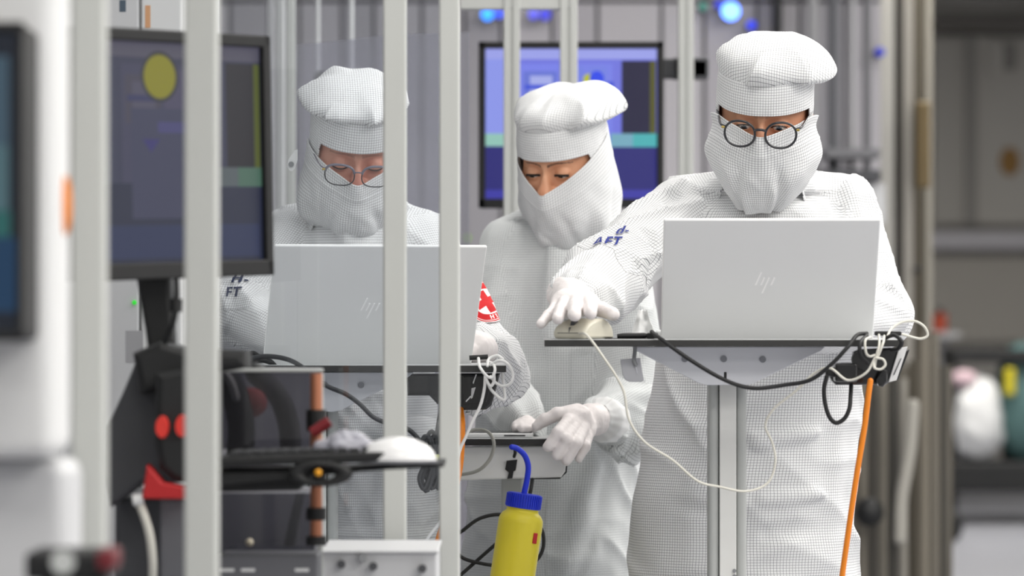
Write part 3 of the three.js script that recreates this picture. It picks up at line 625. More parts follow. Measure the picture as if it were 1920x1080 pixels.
// middle worker: eyes cast down, one gloved hand on the tray
const middle = person({
  label: 'person in white cleanroom suit without glasses, gloved hand gripping the low tray', seed: 4.1, footPx: 1040, D: 7.12, suitMat: 'thinCloth2', hoodMat: 'hoodC', capMat: 'hoodC',
  rows: [[415, 990, 1130, .07], [450, 950, 1160, .1], [520, 922, 1185, .12], [620, 908, 1200, .13], [760, 900, 1205, .14], [870, 885, 1198, .145], [960, 872, 1192, .15], [1090, 878, 1198, .15], [1180, 890, 1190, .13]],
  limbs: [
    { pts: [[1062, 440, 7.15, .07], [965, 462, 7.15, .052]], fold: .5 }, { pts: [[1062, 440, 7.15, .07], [1150, 460, 7.08, .054]], fold: .5 },
    { pts: [[955, 475, 7.13, .058], [918, 700, 7.02, .056], [985, 790, 6.84, .045]], fold: .8 },
    { pts: [[1160, 475, 7.06, .06], [1190, 762, 6.98, .068], [1134, 786, 6.84, .044]] }, { pts: [[1192, 775, 6.95, .045], [1180, 818, 6.9, .054]], fold: 1, kind: 'blob' },
  ],
  creases: [{ a: [1105, 470, 6.98], z: [1085, 760, 6.95], w: .035, h: .016 }, { a: [990, 470, 7.0], z: [960, 720, 6.96], w: .04, h: -.02 }, { a: [1040, 470, 7.0], z: [1010, 700, 6.95], w: .03, h: .012 }, { a: [1120, 880, 6.98], z: [1060, 1060, 6.96], w: .035, h: .014 }, { a: [960, 900, 6.98], z: [940, 1060, 6.96], w: .035, h: .014 }],
  scale: .985, pitch: 20, yaw: -28, roll: -2, eyePx: [1020, 331], eyeD: 6.95, gaze: [-.1, -.5], iris: 0x2a211b, lash: .0024,
  face: { skin: 0xdca583, warm: 0xca8a68, brow: 0x33201a, browY: .019, browArch: .007, browW: .0036, browK: 1, slit: .0026, slitY: -.003, slitBend: .0005 },
  bandY: .031, seamY: .088, openA: 62,
  cap: { puff: .07, slouch: .36, dir: 1.9, droop: .016, tall: .84, peak: .012, peakDir: 1.5, dx: .008, dz: -.008, facets: [-2.5, -1.6, -.7, .15, .95, 1.9, 2.6], pleats: [[-.5, .7, .08], [.75, .35, .24], [2.6, .5, .1], [-1.6, .5, .08]] },
  mask: { span: 125, bottom: -.165, nose: .014, crease: .006, hem: .001, top: [[-125, .05], [-80, .03], [-45, .008], [-20, -.018], [0, -.031], [18, -.02], [45, .004], [80, .034], [125, .06]], prof: [[0, .091, .102, 0], [.3, .094, .108, 0], [.6, .096, .11, -.002], [.85, .082, .096, -.004], [1, .06, .072, -.006]] },
  collar: { at: [1068, 440, 7.12], r: .072, h: .05 },
  gloves: [{
    palm: [[[1134, 787, 6.84], [1105, 786, 6.77], .031, .03], [[1088, 780, 6.72], [1100, 806, 6.73], .021, .018], [[1068, 782, 6.71], [1080, 800, 6.71], .016, .014]],
    fingers: [[[1080, 772, 6.72, .0135], [1046, 776, 6.71, .0125], [1022, 787, 6.71, .0118], [1006, 799, 6.71, .0092]], [[1066, 790, 6.69, .0122], [1046, 812, 6.655, .0118], [1027, 838, 6.65, .0096]], [[1078, 798, 6.695, .0122], [1062, 824, 6.655, .0118], [1044, 854, 6.652, .0096]], [[1092, 806, 6.7, .012], [1080, 832, 6.66, .0116], [1062, 864, 6.655, .0094]], [[1104, 810, 6.72, .011], [1098, 836, 6.685, .0095], [1086, 860, 6.68, .0078]]],
    cuff: [[1120, 783, 6.795], [1146, 790, 6.85], .041],
  }, { palm: [[[985, 790, 6.85], [985, 796, 6.8], .026, .018]], fingers: [[[992, 794, 6.79, .0095], [1000, 803, 6.73, .0078]], [[985, 795, 6.78, .0095], [990, 804, 6.725, .0078]], [[976, 796, 6.78, .0095], [978, 804, 6.725, .0078]], [[968, 797, 6.79, .009], [967, 804, 6.735, .0075]], [[998, 792, 6.83, .0105], [1010, 798, 6.79, .009]]] }],
  prints: [{ name: 'placket', at: [1046, 790, 6.97], dir: [-.08, 0, 1], size: [.045, .72, .16], lift: .0014, mat: M.thinCloth2, metres: true }],
});
// left worker behind the glass: browline glasses, eyes lowered
const left = person({
  label: 'person in white gridded cleanroom suit with thin browline glasses behind the glass pane', seed: 7.3, footPx: 700, D: 6.75,
  rows: [[390, 615, 735, .07], [425, 585, 765, .1], [490, 556, 792, .12], [600, 552, 800, .13], [760, 575, 812, .135], [880, 594, 824, .14], [960, 598, 828, .145], [1090, 600, 830, .14], [1180, 610, 820, .13]],
  limbs: [
    { pts: [[672, 425, 6.78, .07], [560, 440, 6.78, .052]], fold: .5 }, { pts: [[672, 425, 6.78, .07], [780, 450, 6.76, .052]], fold: .5 },
    { pts: [[545, 452, 6.77, .058], [440, 590, 6.6, .063], [560, 638, 6.42, .045]] },
    { pts: [[790, 462, 6.75, .058], [922, 690, 6.62, .055], [900, 655, 6.5, .042]] }, { pts: [[925, 700, 6.6, .05], [890, 742, 6.58, .034]], fold: 1, kind: 'blob' },
  ],
  creases: [{ a: [585, 400, 6.7], z: [560, 470, 6.66], w: .02, h: -.012 }, { a: [700, 760, 6.62], z: [665, 1060, 6.6], w: .03, h: -.014 }, { a: [620, 760, 6.62], z: [700, 880, 6.6], w: .022, h: .01 }],
  scale: .99, pitch: 27, yaw: 5, roll: -3, eyePx: [671, 316], eyeD: 6.58, gaze: [0, -.8], iris: 0x3a3430, lash: .0011,
  face: { skin: 0xcf9a86, warm: 0xc07666, brow: 0x5f4236, browY: .021, browArch: .004, browW: .005, browK: .6, slit: .0008, slitY: -.0075, slitBend: .003 },
  bandY: .031, seamY: .088, openA: 52,
  cap: { puff: .08, slouch: .14, dir: -1.5, droop: .016, tall: .64, peak: .0, peakDir: -.5, dx: -.012, dz: -.004, facets: [-2.7, -1.75, -1.0, -.35, .25, .95, 1.8, 2.6], pleats: [[-.7, .35, .14], [.15, .4, .2], [1.4, .5, .1], [-2.2, .5, .08], [2.6, .5, .1]] },
  mask: { span: 88, bottom: -.155, nose: .021, crease: .007, hem: .0012, top: [[-88, .016], [-50, .002], [-25, -.013], [-8, -.022], [8, -.022], [25, -.014], [50, .0], [88, .014]], prof: [[0, .092, .1, 0], [.3, .094, .106, 0], [.6, .1, .11, -.002], [.85, .09, .098, -.004], [1, .066, .075, -.006]] },
  glasses: { label: 'browline glasses with clear violet-grey upper rims', cx: .0338, w: .027, h: .0205, y: -.006, pw: .78, r: .0012, mat: M.frameClear, rimMat: M.frameDark, browline: true },
  collar: { at: [672, 420, 6.76], r: .076, h: .045 },
  gloves: [{ palm: [[[902, 655, 6.47], [888, 650, 6.42], .031, .03]], fingers: [[[878, 648, 6.4, .011], [850, 650, 6.38, .009]], [[880, 655, 6.39, .011], [850, 660, 6.36, .009]], [[882, 660, 6.39, .011], [852, 668, 6.35, .009]], [[885, 640, 6.42, .01], [860, 640, 6.4, .008]], [[886, 664, 6.41, .012], [868, 671, 6.37, .01]]] },
    { palm: [[[560, 638, 6.42], [590, 640, 6.4], .027, .022]], fingers: [[[592, 634, 6.4, .01], [620, 652, 6.36, .008]], [[594, 640, 6.39, .01], [622, 660, 6.34, .008]], [[594, 646, 6.39, .01], [618, 666, 6.33, .008]], [[592, 650, 6.39, .009], [612, 668, 6.33, .0075]], [[580, 650, 6.4, .011], [600, 668, 6.35, .009]]] }],
  prints: [
    { name: 'sleeve_pocket', at: [438, 548, 6.53], dir: [-.15, .25, .95], size: [.095, .075, .11], lift: .0006, roll: -.1, mat: M.suit, metres: true },
    { name: 'sleeve_lettering', at: [422, 534, 6.53], dir: [-.05, .12, .98], size: [.078, .056, .16], lift: .0028, roll: -.05, mat: lettering('H-', 'FT', '#26304f'), label: 'dark blue lettering' },
    { name: 'sleeve_emblem', at: [912, 567, 6.64], dir: [.14, .03, .98], size: [.082, .082, .24], lift: .0022, roll: .5, mat: emblem, label: 'round red first-aid emblem' },
  ],
});
// loose strap with a snap button hanging from the left hood
{
  const q = P(546, 300, 6.62);
  const st = part('hood_strap', slab([[543, 320], [538, 312], [540, 300], [552, 282], [558, 280], [558, 300], [553, 316], [548, 321]], 6.62, .003, .0008), M.plainCloth, left.g, 'loose hood strap with a snap');
  const sn = new THREE.CylinderGeometry(.005, .005, .003, 20).rotateX(Math.PI / 2).translate(P(546, 308, 6.618).x, P(546, 308, 6.618).y, -6.618);
  part('snap', sn, M.steel, st);
}
// ---------------------------------------------------------------- standing desks with laptops
function laptop(name, label, cx, py, D, yaw, w, len, lean, group) {
  const o = P(cx, py, D), g = thing(name, label, 'laptop', o, group);
  const R = q => turned(q.translate(o.x, o.y, o.z), o, 0, yaw, 0);
  part('base', R(box(-w / 2, w / 2, 0, .014, -.225, -.004, .005)), M.silver, g);
  part('keyboard', R(box(-w * .42, w * .42, .0142, .0162, -.13, -.03, .001)), M.black, g);
  const lean2 = q => turned(q, V(0, .0, 0), lean, 0, 0);
  const lid = part('lid', R(lean2(box(-w / 2, w / 2, -.008, len, -.003, .004, .003))), M.silver, g, 'brushed silver lid');
  part('screen', R(lean2(box(-w / 2 + .006, w / 2 - .006, .016, len - .008, -.0045, -.0028))), M.blackGloss, g);
  part('hinge', R(rod(V(-w * .38, .008, -.006), V(w * .38, .008, -.006), .0045)), M.black, g);
  part('hinge_gap', R(box(-w / 2 + .004, w / 2 - .004, 0.0, .004, -.006, .002)), M.black, g);
  // four slanted strokes of the lid emblem
  const st = [], cxl = -.011, cyl = len * .48, u = .0066, sk = .34;
  for (const [x, y0, y1] of [[-1.6, -.6, 3.2], [-.25, -.6, 1.6], [.95, -3.0, 1.6], [2.3, -.6, 1.6]]) {
    const s = new THREE.Shape([[x - .22, y0], [x + .22, y0], [x + .22, y1], [x - .22, y1]].map(([a, b]) => new THREE.Vector2(cxl + (a + b * sk) * u, cyl + b * u)));
    st.push(new THREE.ExtrudeGeometry(s, { depth: .0008, bevelEnabled: false }).translate(0, 0, .0038));
  }
  part('lid_emblem', R(lean2(join(st))), M.logo, lid, 'polished slanted stroke emblem');
  return g;
}
function desk(name, label, o) {
  const D = o.D, a = P(o.px0, o.py, D), b = P(o.px1, o.py, D), y = a.y, g = thing(name, label, 'desk', V(P(o.colPx, 0, o.colD).x, 0, -o.colD));
  const th = LEN(o.th, D);
  part('table_top', box(a.x, b.x, y - th + .001, y, -D - o.depth, -D - .003, .002), M.topGrey, g);
  part('edge_band', box(a.x - .001, b.x + .001, y - th, y - .0012, -D - .003, -D, .0012), M.edge, g, 'dark edge strip');
  if (o.bracket) {
    const [pl, pr, pb, bl, br] = o.bracket, bd = o.bd;
    const br0 = part('bracket', slab([[pl, o.py + o.th + .5], [pr, o.py + o.th + .5], [pr - 8, o.py + o.th + 8], [br, pb - 3], [br - 14, pb], [bl + 14, pb], [bl, pb - 3], [pl + 8, o.py + o.th + 8]], bd, .05, .0015), M.bracket, g, 'pale grey sheet metal bracket');
    for (const [hx, hy] of o.holes) { const c = P(hx, hy, bd); part('hole', new THREE.CylinderGeometry(.0055, .0055, .004, 24).rotateX(Math.PI / 2).translate(c.x, c.y, -bd + .0002), M.hole, br0); }
    if (o.slot) { const [sx, s0, s1] = o.slot; part('slot', pbox(sx - 3, s0, sx + 3, s1, bd - .001, .004, .002), M.black, br0); }
  }
  // lifting column with two grooves
  const cw = LEN(o.colW, o.colD) / 2, cx = P(o.colPx, 0, o.colD).x, ct = o.colTop;
  part('column', join([box(cx - cw, cx - cw * .465, .04, ct, -o.colD - .07, -o.colD - .004, .008), box(cx + cw * .465, cx + cw, .04, ct, -o.colD - .07, -o.colD - .004, .008)]), M.aluDark, g);
  part('column_cover', box(cx - cw * .445, cx + cw * .445, .04, ct, -o.colD - .06, -o.colD, .002), M.alu, g);
  if (o.screws) for (const [sx, sy] of o.screws) { const c = P(sx, sy, o.colD); part('screw', new THREE.CylinderGeometry(.0032, .0032, .003, 16).rotateX(Math.PI / 2).translate(c.x, c.y, -o.colD + .001), M.steel, g); }
  const fw = o.footW || .26, legs = [-1, 1].map(s => box(cx - .03 + s * fw, cx + .03 + s * fw, .0, .04, -o.colD - .28, -o.colD + .22, .01));
  part('foot', join([...legs, box(cx - fw, cx + fw, .005, .04, -o.colD - .07, -o.colD, .006)]), M.aluDark, g);
  return g;
}
desk('standing_desk', 'standing desk with a dark edge and grey lifting column under the right laptop', { D: 5.93, px0: 1022, px1: 1690, py: 636, th: 14, depth: .34, colPx: 1365, colD: 6.1, colW: 71, colTop: P(0, 650, 5.93).y - .002, bracket: [1186, 1547, 722, 1312, 1412], bd: 6.02, holes: [[1284, 673], [1357, 673], [1430, 674]], slot: [1360, 697, 712], screws: [[1377, 1070], [1377, 1080]] });
desk('standing_desk', 'standing desk with a dark edge and pale bracket under the left laptop', { D: 6.1, px0: 438, px1: 948, py: 684, th: 14, depth: .36, colPx: 596, colD: 6.26, colW: 70, colTop: P(0, 698, 6.1).y - .002, bracket: [455, 775, 772, 560, 640], bd: 6.18, footW: .14, holes: [[608, 721], [677, 722], [540, 721]] });
const tableR = P(0, 636, 5.93).y, tableL = P(0, 684, 6.1).y;
const rowOf = (y, D) => HZ + (CAM_Y - y) * F / D;
laptop('laptop', 'silver laptop seen from behind, on the desk of the worker with round glasses', 1437.5, rowOf(tableR, 6.05), 6.05, 0, .356, .236, 33 * RAD, 'laptops');
laptop('laptop', 'silver laptop seen from behind through the glass, on the left desk', 689, rowOf(tableL, 6.24), 6.24, 12.5 * RAD, .366, .242, 33 * RAD, 'laptops');

// mouse under the right worker's hand
{
  const c = P(1094, 0, 6.0); c.y = tableR;
  const g = thing('computer_mouse', 'cream coloured wired mouse under the gloved hand', 'mouse', c);
  const sh = new THREE.Shape(); sh.moveTo(-.048, 0); sh.lineTo(.044, 0); sh.quadraticCurveTo(.05, .002, .049, .012); sh.quadraticCurveTo(.046, .02, .03, .026); sh.quadraticCurveTo(0, .036, -.022, .033); sh.quadraticCurveTo(-.047, .026, -.05, .008); sh.quadraticCurveTo(-.05, 0, -.048, 0);
  const R = q => turned(q, V(0, 0, 0), 0, -30 * RAD, 0).translate(c.x, c.y, c.z);
  part('body', R(new THREE.ExtrudeGeometry(sh, { depth: .046, bevelEnabled: true, bevelSize: .005, bevelThickness: .008, bevelOffset: -.005, bevelSegments: 5, curveSegments: 16 }).rotateY(-Math.PI / 2).translate(.023, .0005, 0)), M.cream, g);
  part('button_seam', R(join([box(-.0005, .0005, .011, .0195, .042, .0494), box(-.022, .022, .0095, .0105, .044, .0494)])), M.creamDark, g);
  part('scroll_wheel', R(new THREE.CylinderGeometry(.009, .009, .007, 24).rotateZ(Math.PI / 2).translate(0, .022, .03)), M.creamDark, g, 'dark scroll wheel');
}
single('mouse_cable', tube([P(1086, 625, 5.945), P(1100, 628, 5.91), P(1128, 665, 5.9), P(1168, 730, 5.9), P(1180, 788, 5.9), P(1208, 828, 5.9), P(1260, 862, 5.91), P(1310, 903, 5.92), P(1350, 913, 5.93), P(1400, 921, 5.94), P(1440, 905, 5.95), P(1454, 865, 5.95), P(1448, 830, 5.95), P(1435, 798, 5.94), P(1450, 768, 5.93), P(1490, 735, 5.92), P(1530, 698, 5.91), P(1556, 690, 5.89), P(1590, 713, 5.88), P(1625, 698, 5.87), P(1640, 672, 5.87)], .0021, 220), M.ivory, 'thin ivory mouse cable drooping in front of the grey column', 'cable');
single('cable_bundle', join([
  tube([P(1632, 632, 5.9), P(1622, 640, 5.87), P(1624, 662, 5.87), P(1630, 668, 5.88), P(1640, 666, 5.9)], .0021, 40), tube([P(1648, 628, 5.92), P(1648, 650, 5.87), P(1643, 668, 5.87), P(1640, 690, 5.88)], .0021, 40),
  tube([P(1658, 630, 5.92), P(1655, 645, 5.87), P(1646, 668, 5.87), P(1636, 682, 5.87)], .0021, 40),
  tube([P(1638, 678, 5.87), P(1640, 690, 5.865), P(1652, 692, 5.865), P(1660, 684, 5.865), P(1656, 674, 5.865), P(1643, 671, 5.865)], .0021, 50),
  tube([P(1664, 630, 5.93), P(1672, 616, 5.95), P(1692, 604, 5.96), P(1718, 603, 5.96), P(1735, 615, 5.96), P(1739, 629, 5.96), P(1728, 635, 5.96), P(1692, 627, 5.96)], .0021, 70)]), M.ivory, 'tied ivory cable bundle looped at the end of the right desk', 'cable');
single('power_cable', join([
  tube([P(1222, 622, 5.97), P(1240, 636, 5.91), P(1290, 672, 5.9), P(1350, 708, 5.9), P(1390, 724, 5.91), P(1420, 728, 5.91), P(1470, 722, 5.91), P(1520, 712, 5.9), P(1560, 682, 5.89), P(1590, 650, 5.89), P(1608, 628, 5.92), P(1625, 625, 5.94)], .0034, 150),
  tube([P(1625, 629, 5.93), P(1612, 648, 5.88), P(1614, 668, 5.88), P(1626, 680, 5.89)], .0034, 50), tube([P(1660, 634, 5.92), P(1678, 629, 5.89), P(1690, 640, 5.88), P(1686, 652, 5.89), P(1672, 656, 5.92)], .0034, 60)]), M.rubber, 'black laptop power cable sagging under the right desk', 'cable');
single('cable_loop', tube([P(1550, 706, 5.93), P(1545, 730, 5.93), P(1549, 765, 5.93), P(1558, 786, 5.93), P(1568, 793, 5.93), P(1582, 786, 5.93), P(1592, 768, 5.93), P(1595, 740, 5.94), P(1596, 722, 5.96)], .0036, 90), M.rubber, 'black cable loop hanging below the power adapter', 'cable');
{
  const g = thing('power_adapter', 'black box power adapter lying in the desk holder', 'adapter', P(1585, 722, 5.92));
  part('body', pbox(1566, 681, 1608, 716, 5.92, .04, .004), M.blackGloss, g); part('plug_end', slab([[1549, 692], [1568, 688], [1568, 708], [1549, 704]], 5.93, .02, .003), M.black, g); part('rating_plate', pbox(1578, 680.2, 1598, 683, 5.93, .02, .0008), M.greyMid, g);
}
{ // black cable holder hung below the right end of the desk, with a white plate
  const g = thing('cable_holder', 'glossy black cable holder hung under the right end of the desk', 'holder', P(1630, 722, 5.97));
  part('tray', slab([[1600, 660], [1612, 655], [1692, 651], [1668, 716], [1660, 722], [1568, 722], [1560, 714], [1556, 706], [1600, 705]], 5.985, .03, .004), M.blackGloss, g);
  part('end_cap', slab([[1655, 690], [1664, 694], [1664, 716], [1656, 726], [1648, 724], [1644, 714]], 5.95, .02, .003), M.blackGloss, g);
  const ad = P(1628, 674, 5.95); part('reel', new THREE.CylinderGeometry(.022, .022, .02, 28).rotateX(Math.PI / 2).scale(1.25, .8, 1).translate(ad.x, ad.y, ad.z), M.darkPlastic, g);
  part('rear_plate', slab([[1690, 660], [1706, 655], [1684, 712], [1664, 719], [1666, 710]], 5.99, .012, .003), M.black, g);
  const pl = part('plate', slab([[1686, 653], [1702, 650], [1681, 713], [1666, 717]], 5.972, .008, .001), M.white, g, 'white label plate');
  part('plate_slot', slab([[1689, 672], [1690.5, 672], [1677, 703], [1675, 703]], 5.97, .002), M.greyDark, pl);
}
single('extension_cable', tube([P(1632, 714, 5.9), P(1629, 735, 5.9), P(1621, 800, 5.91), P(1608, 880, 5.92), P(1596, 960, 5.93), P(1586, 1030, 5.94), P(1578, 1090, 5.95), P(1560, 1300, 5.95), V(P(1555, 0, 5.95).x, .3, -5.95), V(P(1540, 0, 5.95).x, .006, -5.9)], .0048, 120), M.orange, 'taut orange cable running down from the right desk', 'cable');
single('usb_plug', pbox(1640, 621, 1691, 629.5, 5.96, .009, .003), M.black, 'black plug with a ribbed end at the right laptop corner', 'plug');
single('marker_pen', join([rod(P(1157, 622.5, 5.99), P(1168, 622, 5.99), .0035, .0048), rod(P(1168, 622, 5.99), P(1208, 621.5, 5.99), .0048), rod(P(1208, 621.5, 5.99), P(1213, 621.5, 5.99), .0048, .0036)]).translate(0, tableR + .0052 - P(0, 622, 5.99).y, 0), M.black, 'thin black pen lying on the right desk beside the laptop', 'pen');
single('cable_plug', pbox(1213, 617, 1234, 628, 5.975, .01, .002).translate(0, tableR + .0006 - P(0, 628, 5.975).y, 0), M.black, 'small black plug at the left corner of the right laptop', 'plug');
single('mouse_pad', box(P(1136, 0, 5.97).x, P(1226, 0, 5.97).x, tableR, tableR + .0012, -6.1, -5.96), M.black, 'thin black pad under the pen on the right desk', 'pad');
single('wipe_cloth', (() => { const a = P(1205, 0, 6.12); return sheet((u, v) => { const x = a.x + (u - .5) * .04 * (1.1 - v * .75) , y = tableR + .001 + v * .046 + .003 * noise(u * 5, v * 5, 2), z = a.z + .012 * Math.sin(u * 6) * (1 - v * .5) + .006 * noise(u * 4, v * 4, 8); return V(x, y, z); }, 24, 20, .001); })(), M.plainCloth, 'crumpled white wipe standing on the right desk', 'cloth');
{ // key tag hung on a hook below the desk edge
  const g = thing('key_tag', 'grey plastic tag hanging on a hook under the right desk', 'tag', P(1186, 716, 6.0));
  part('hook', tube([P(1191, 650, 6.0), P(1190, 662, 5.995), P(1189, 676, 5.99), P(1192, 684, 5.99)], .0034, 24), M.steel, g);
  part('plate', slab([[1163, 674], [1200, 671], [1207, 713], [1202, 716], [1180, 716], [1172, 712], [1167, 702]], 5.995, .006, .0015), M.tag, g);
  part('rib', slab([[1191, 686], [1193, 686], [1196, 700], [1194, 700]], 5.993, .003), M.bracket, g);
}
// ---- left desk clutter
{
  const g = thing('cable_holder', 'black cable holder hung under the right end of the left desk', 'holder', P(850, 772, 6.16));
  part('tray', slab([[762, 701], [938, 700], [922, 760], [912, 768], [850, 770], [820, 758], [805, 742], [764, 742]], 6.2, .05, .004), M.blackGloss, g);
  part('inner_panel', slab([[868, 706], [926, 704], [912, 754], [868, 758]], 6.19, .004, .001), M.blackGloss, g);
  for (const q of [[[886, 718], [892, 702], [894, 702], [888, 720]], [[884, 728], [892, 726], [886, 746], [883, 748]], [[873, 752], [882, 742], [884, 744], [874, 754]]]) part('sticker', slab(q, 6.186, .0015), M.white, g, 'small white sticker');
}
single('white_cable', join([
  tube([P(897, 672, 6.14), P(902, 692, 6.08), P(914, 706, 6.08), P(922, 708, 6.08), P(928, 695, 6.08), P(924, 682, 6.1), P(914, 678, 6.12)], .0026, 60),
  tube([P(914, 686, 6.1), P(918, 672, 6.12), P(932, 667, 6.12), P(943, 673, 6.11)], .0026, 40), tube([P(920, 684, 6.1), P(936, 676, 6.09), P(952, 682, 6.08), P(962, 702, 6.08), P(958, 718, 6.08), P(944, 724, 6.09), P(930, 718, 6.1), P(920, 706, 6.1)], .0026, 70),
  tube([P(926, 700, 6.09), P(926, 716, 6.09), P(920, 724, 6.09), P(912, 714, 6.09)], .0026, 30), tube([P(912, 712, 6.1), P(922, 732, 6.1), P(945, 750, 6.1), P(945, 726, 6.12), P(942, 700, 6.13)], .0026, 50),
  tube([P(910, 704, 6.1), P(908, 730, 6.1), P(900, 762, 6.1), P(886, 790, 6.1), P(874, 818, 6.1), P(862, 845, 6.1), P(842, 950, 6.1), P(800, 1012, 6.1), P(770, 1060, 6.1), P(720, 1150, 6.1), V(P(700, 0, 6.1).x, .01, -6.1)], .0026, 120)]), M.cableWhite, 'white network cable looped at the end of the left desk and hanging down', 'cable');
single('usb_plug', rod(P(880, 671, 6.18), P(915, 669, 6.18), .0042), M.black, 'black ribbed plug at the right corner of the left laptop', 'plug');
single('extension_cable', tube([P(864, 768, 6.2), P(867, 800, 6.15), P(862, 880, 6.15), P(845, 945, 6.15), P(822, 1010, 6.15), P(812, 1060, 6.15), P(795, 1200, 6.15), V(P(785, 0, 6.15).x, .006, -6.15)], .005, 80), M.orange, 'orange cable dropping from the left desk behind the slim post', 'cable');
single('power_cable', tube([P(470, 672, 6.09), P(500, 668, 6.08), P(545, 676, 6.05), P(575, 694, 6.04), P(610, 722, 6.05), P(650, 740, 6.05), P(675, 758, 6.05), P(700, 782, 6.05), P(730, 795, 6.05), P(765, 805, 6.06), P(790, 830, 6.06), P(800, 845, 6.06)], .0042, 120), M.cableDark, 'dark grey cable curving down from the left desk to the tied coil', 'cable');
{
  const g = thing('cable_coil', 'tied coil of dark cable hanging behind the glass below the left desk', 'cable', P(806, 930, 6.05));
  const loops = []; for (let i = 0; i < 7; i++) { const x = 792 + i * 5.5, h = noise(i * 3.1, 2) * 10; loops.push(tube([P(806 + i, 862, 6.05 + i * .004), P(x - 4, 835 + h, 6.04 + i * .006), P(x + 6, 816 + h, 6.04 + i * .006), P(x + 14, 832 + h, 6.05 + i * .006), P(808 + i * 1.4, 862, 6.06)], .0036, 40)); loops.push(tube([P(802 + i * 2, 862, 6.05), P(x - 6, 896 + h, 6.045 + i * .005), P(x + 2, 916 + h * 1.6, 6.045 + i * .005), P(x + 10, 900 + h, 6.05 + i * .005), P(812 + i, 862, 6.06)], .0036, 40)); }
  part('coil', join(loops), M.cableDark, g); part('tie_strap', pbox(792, 853, 826, 868, 6.035, .05, .004), M.tie, g, 'olive tie strap');
  part('hanger', tube([P(818, 816, 6.06), P(824, 780, 6.08), P(826, 760, 6.13), P(826, 745, 6.2)], .0034, 24), M.cableDark, g);
}
single('cable_knot', join([tube([P(452, 690, 6.12), P(465, 676, 6.1), P(480, 668, 6.1), P(505, 676, 6.12), P(520, 690, 6.14)], .0042, 40), tube([P(440, 678, 6.14), P(462, 682, 6.1), P(490, 676, 6.1), P(512, 682, 6.12)], .004, 40), tube([P(462, 668, 6.12), P(476, 662, 6.1), P(486, 672, 6.1), P(474, 682, 6.1)], .004, 30)]), M.rubber, 'knotted black cable at the left corner of the left laptop', 'cable');

// ---------------------------------------------------------------- middle worker's tray cart
{
  const D = 6.69, y = P(0, 822, D).y, g = thing('tray_cart', 'low cart with a black-edged tray and white front panel before the middle worker', 'cart', V(P(985, 0, 6.8).x, 0, -6.8));
  part('tray_top', box(P(850, 0, D).x, P(1097, 0, D).x, y - .013, y, -D - .2, -D - .003, .002), M.topGrey, g);
  part('edge_band', box(P(850, 0, D).x, P(1098, 0, D).x, y - .0135, y - .001, -D - .003, -D, .001), M.edge, g);
  const fp = part('front_panel', slab([[852, 838], [1064, 836], [1060, 884], [1052, 895], [852, 901]], 6.705, .03, .003), M.white, g, 'white front panel');
  part('panel_edge', slab([[1052, 838], [1067, 836], [1063, 886], [1050, 898], [985, 899], [985, 896], [1044, 894], [1056, 882]], 6.712, .035, .002), M.black, g);
  part('socket', slab([[950, 864], [970, 862], [967, 882], [963, 884], [961, 897], [951, 898], [954, 886], [947, 880]], 6.7, .008, .001), M.black, fp, 'black plug socket');
  part('column', box(P(940, 0, 6.8).x, P(940, 0, 6.8).x + .04, .04, P(0, 900, 6.7).y, -6.86, -6.8, .005), M.aluDark, g);
  part('lower_shelf', box(P(860, 0, 6.6).x, P(1090, 0, 6.6).x, .615, .63, -6.86, -6.42, .003), M.topGrey, g);
  part('foot', join([box(P(870, 0, 6.8).x, P(870, 0, 6.8).x + .06, 0, .04, -6.95, -6.5, .01), box(P(1080, 0, 6.8).x, P(1080, 0, 6.8).x + .06, 0, .04, -6.95, -6.5, .01), box(P(870, 0, 6.8).x, P(1080, 0, 6.8).x + .06, .005, .04, -6.86, -6.8, .005)]), M.aluDark, g);
  const t = thing('tablet_computer', 'flat dark tablet lying on the low tray under the gloved hand', 'tablet', V(P(930, 0, 6.8).x, y, -6.8));
  part('case', box(P(856, 0, D).x, P(1000, 0, D).x, y, y + .009, -6.86, -6.715, .003), M.silver, t); part('glass', box(P(859, 0, D).x, P(997, 0, D).x, y + .0088, y + .0102, -6.855, -6.72), M.blackGloss, t); part('vent', box(P(945, 0, D).x, P(985, 0, D).x, y + .003, y + .0055, -6.716, -6.7145), M.black, t);
  single('grey_cable', tube([P(868, 815, 6.67), P(890, 806, 6.68), P(915, 810, 6.67), P(926, 830, 6.66), P(920, 858, 6.66), P(900, 880, 6.66), P(870, 889, 6.67), P(840, 888, 6.69)], .0033, 70), std(0xa3a39c, .5), 'grey cable curving over the white panel of the low cart', 'cable');
  single('black_cable', join([tube([P(964, 838, 6.69), P(966, 848, 6.685), P(964, 856, 6.69)], .003, 16), tube([P(998, 899, 6.7), P(996, 915, 6.68), P(992, 940, 6.68), P(1004, 972, 6.66), P(1018, 1000, 6.66), P(1016, 1035, 6.66), P(1000, 1055, 6.66), P(960, 1062, 6.66), P(900, 1056, 6.66), P(862, 1042, 6.66), P(846, 1010, 6.66), P(866, 996, 6.66), P(900, 972, 6.66), P(940, 965, 6.66), P(960, 975, 6.67)], .0034, 160), tube([P(955, 1000, 6.68), P(930, 1020, 6.67), P(890, 1055, 6.67), P(855, 1085, 6.66), P(820, 1110, 6.66)], .0034, 40)]), M.rubber, 'black cable looping behind the yellow bottle', 'cable');
}
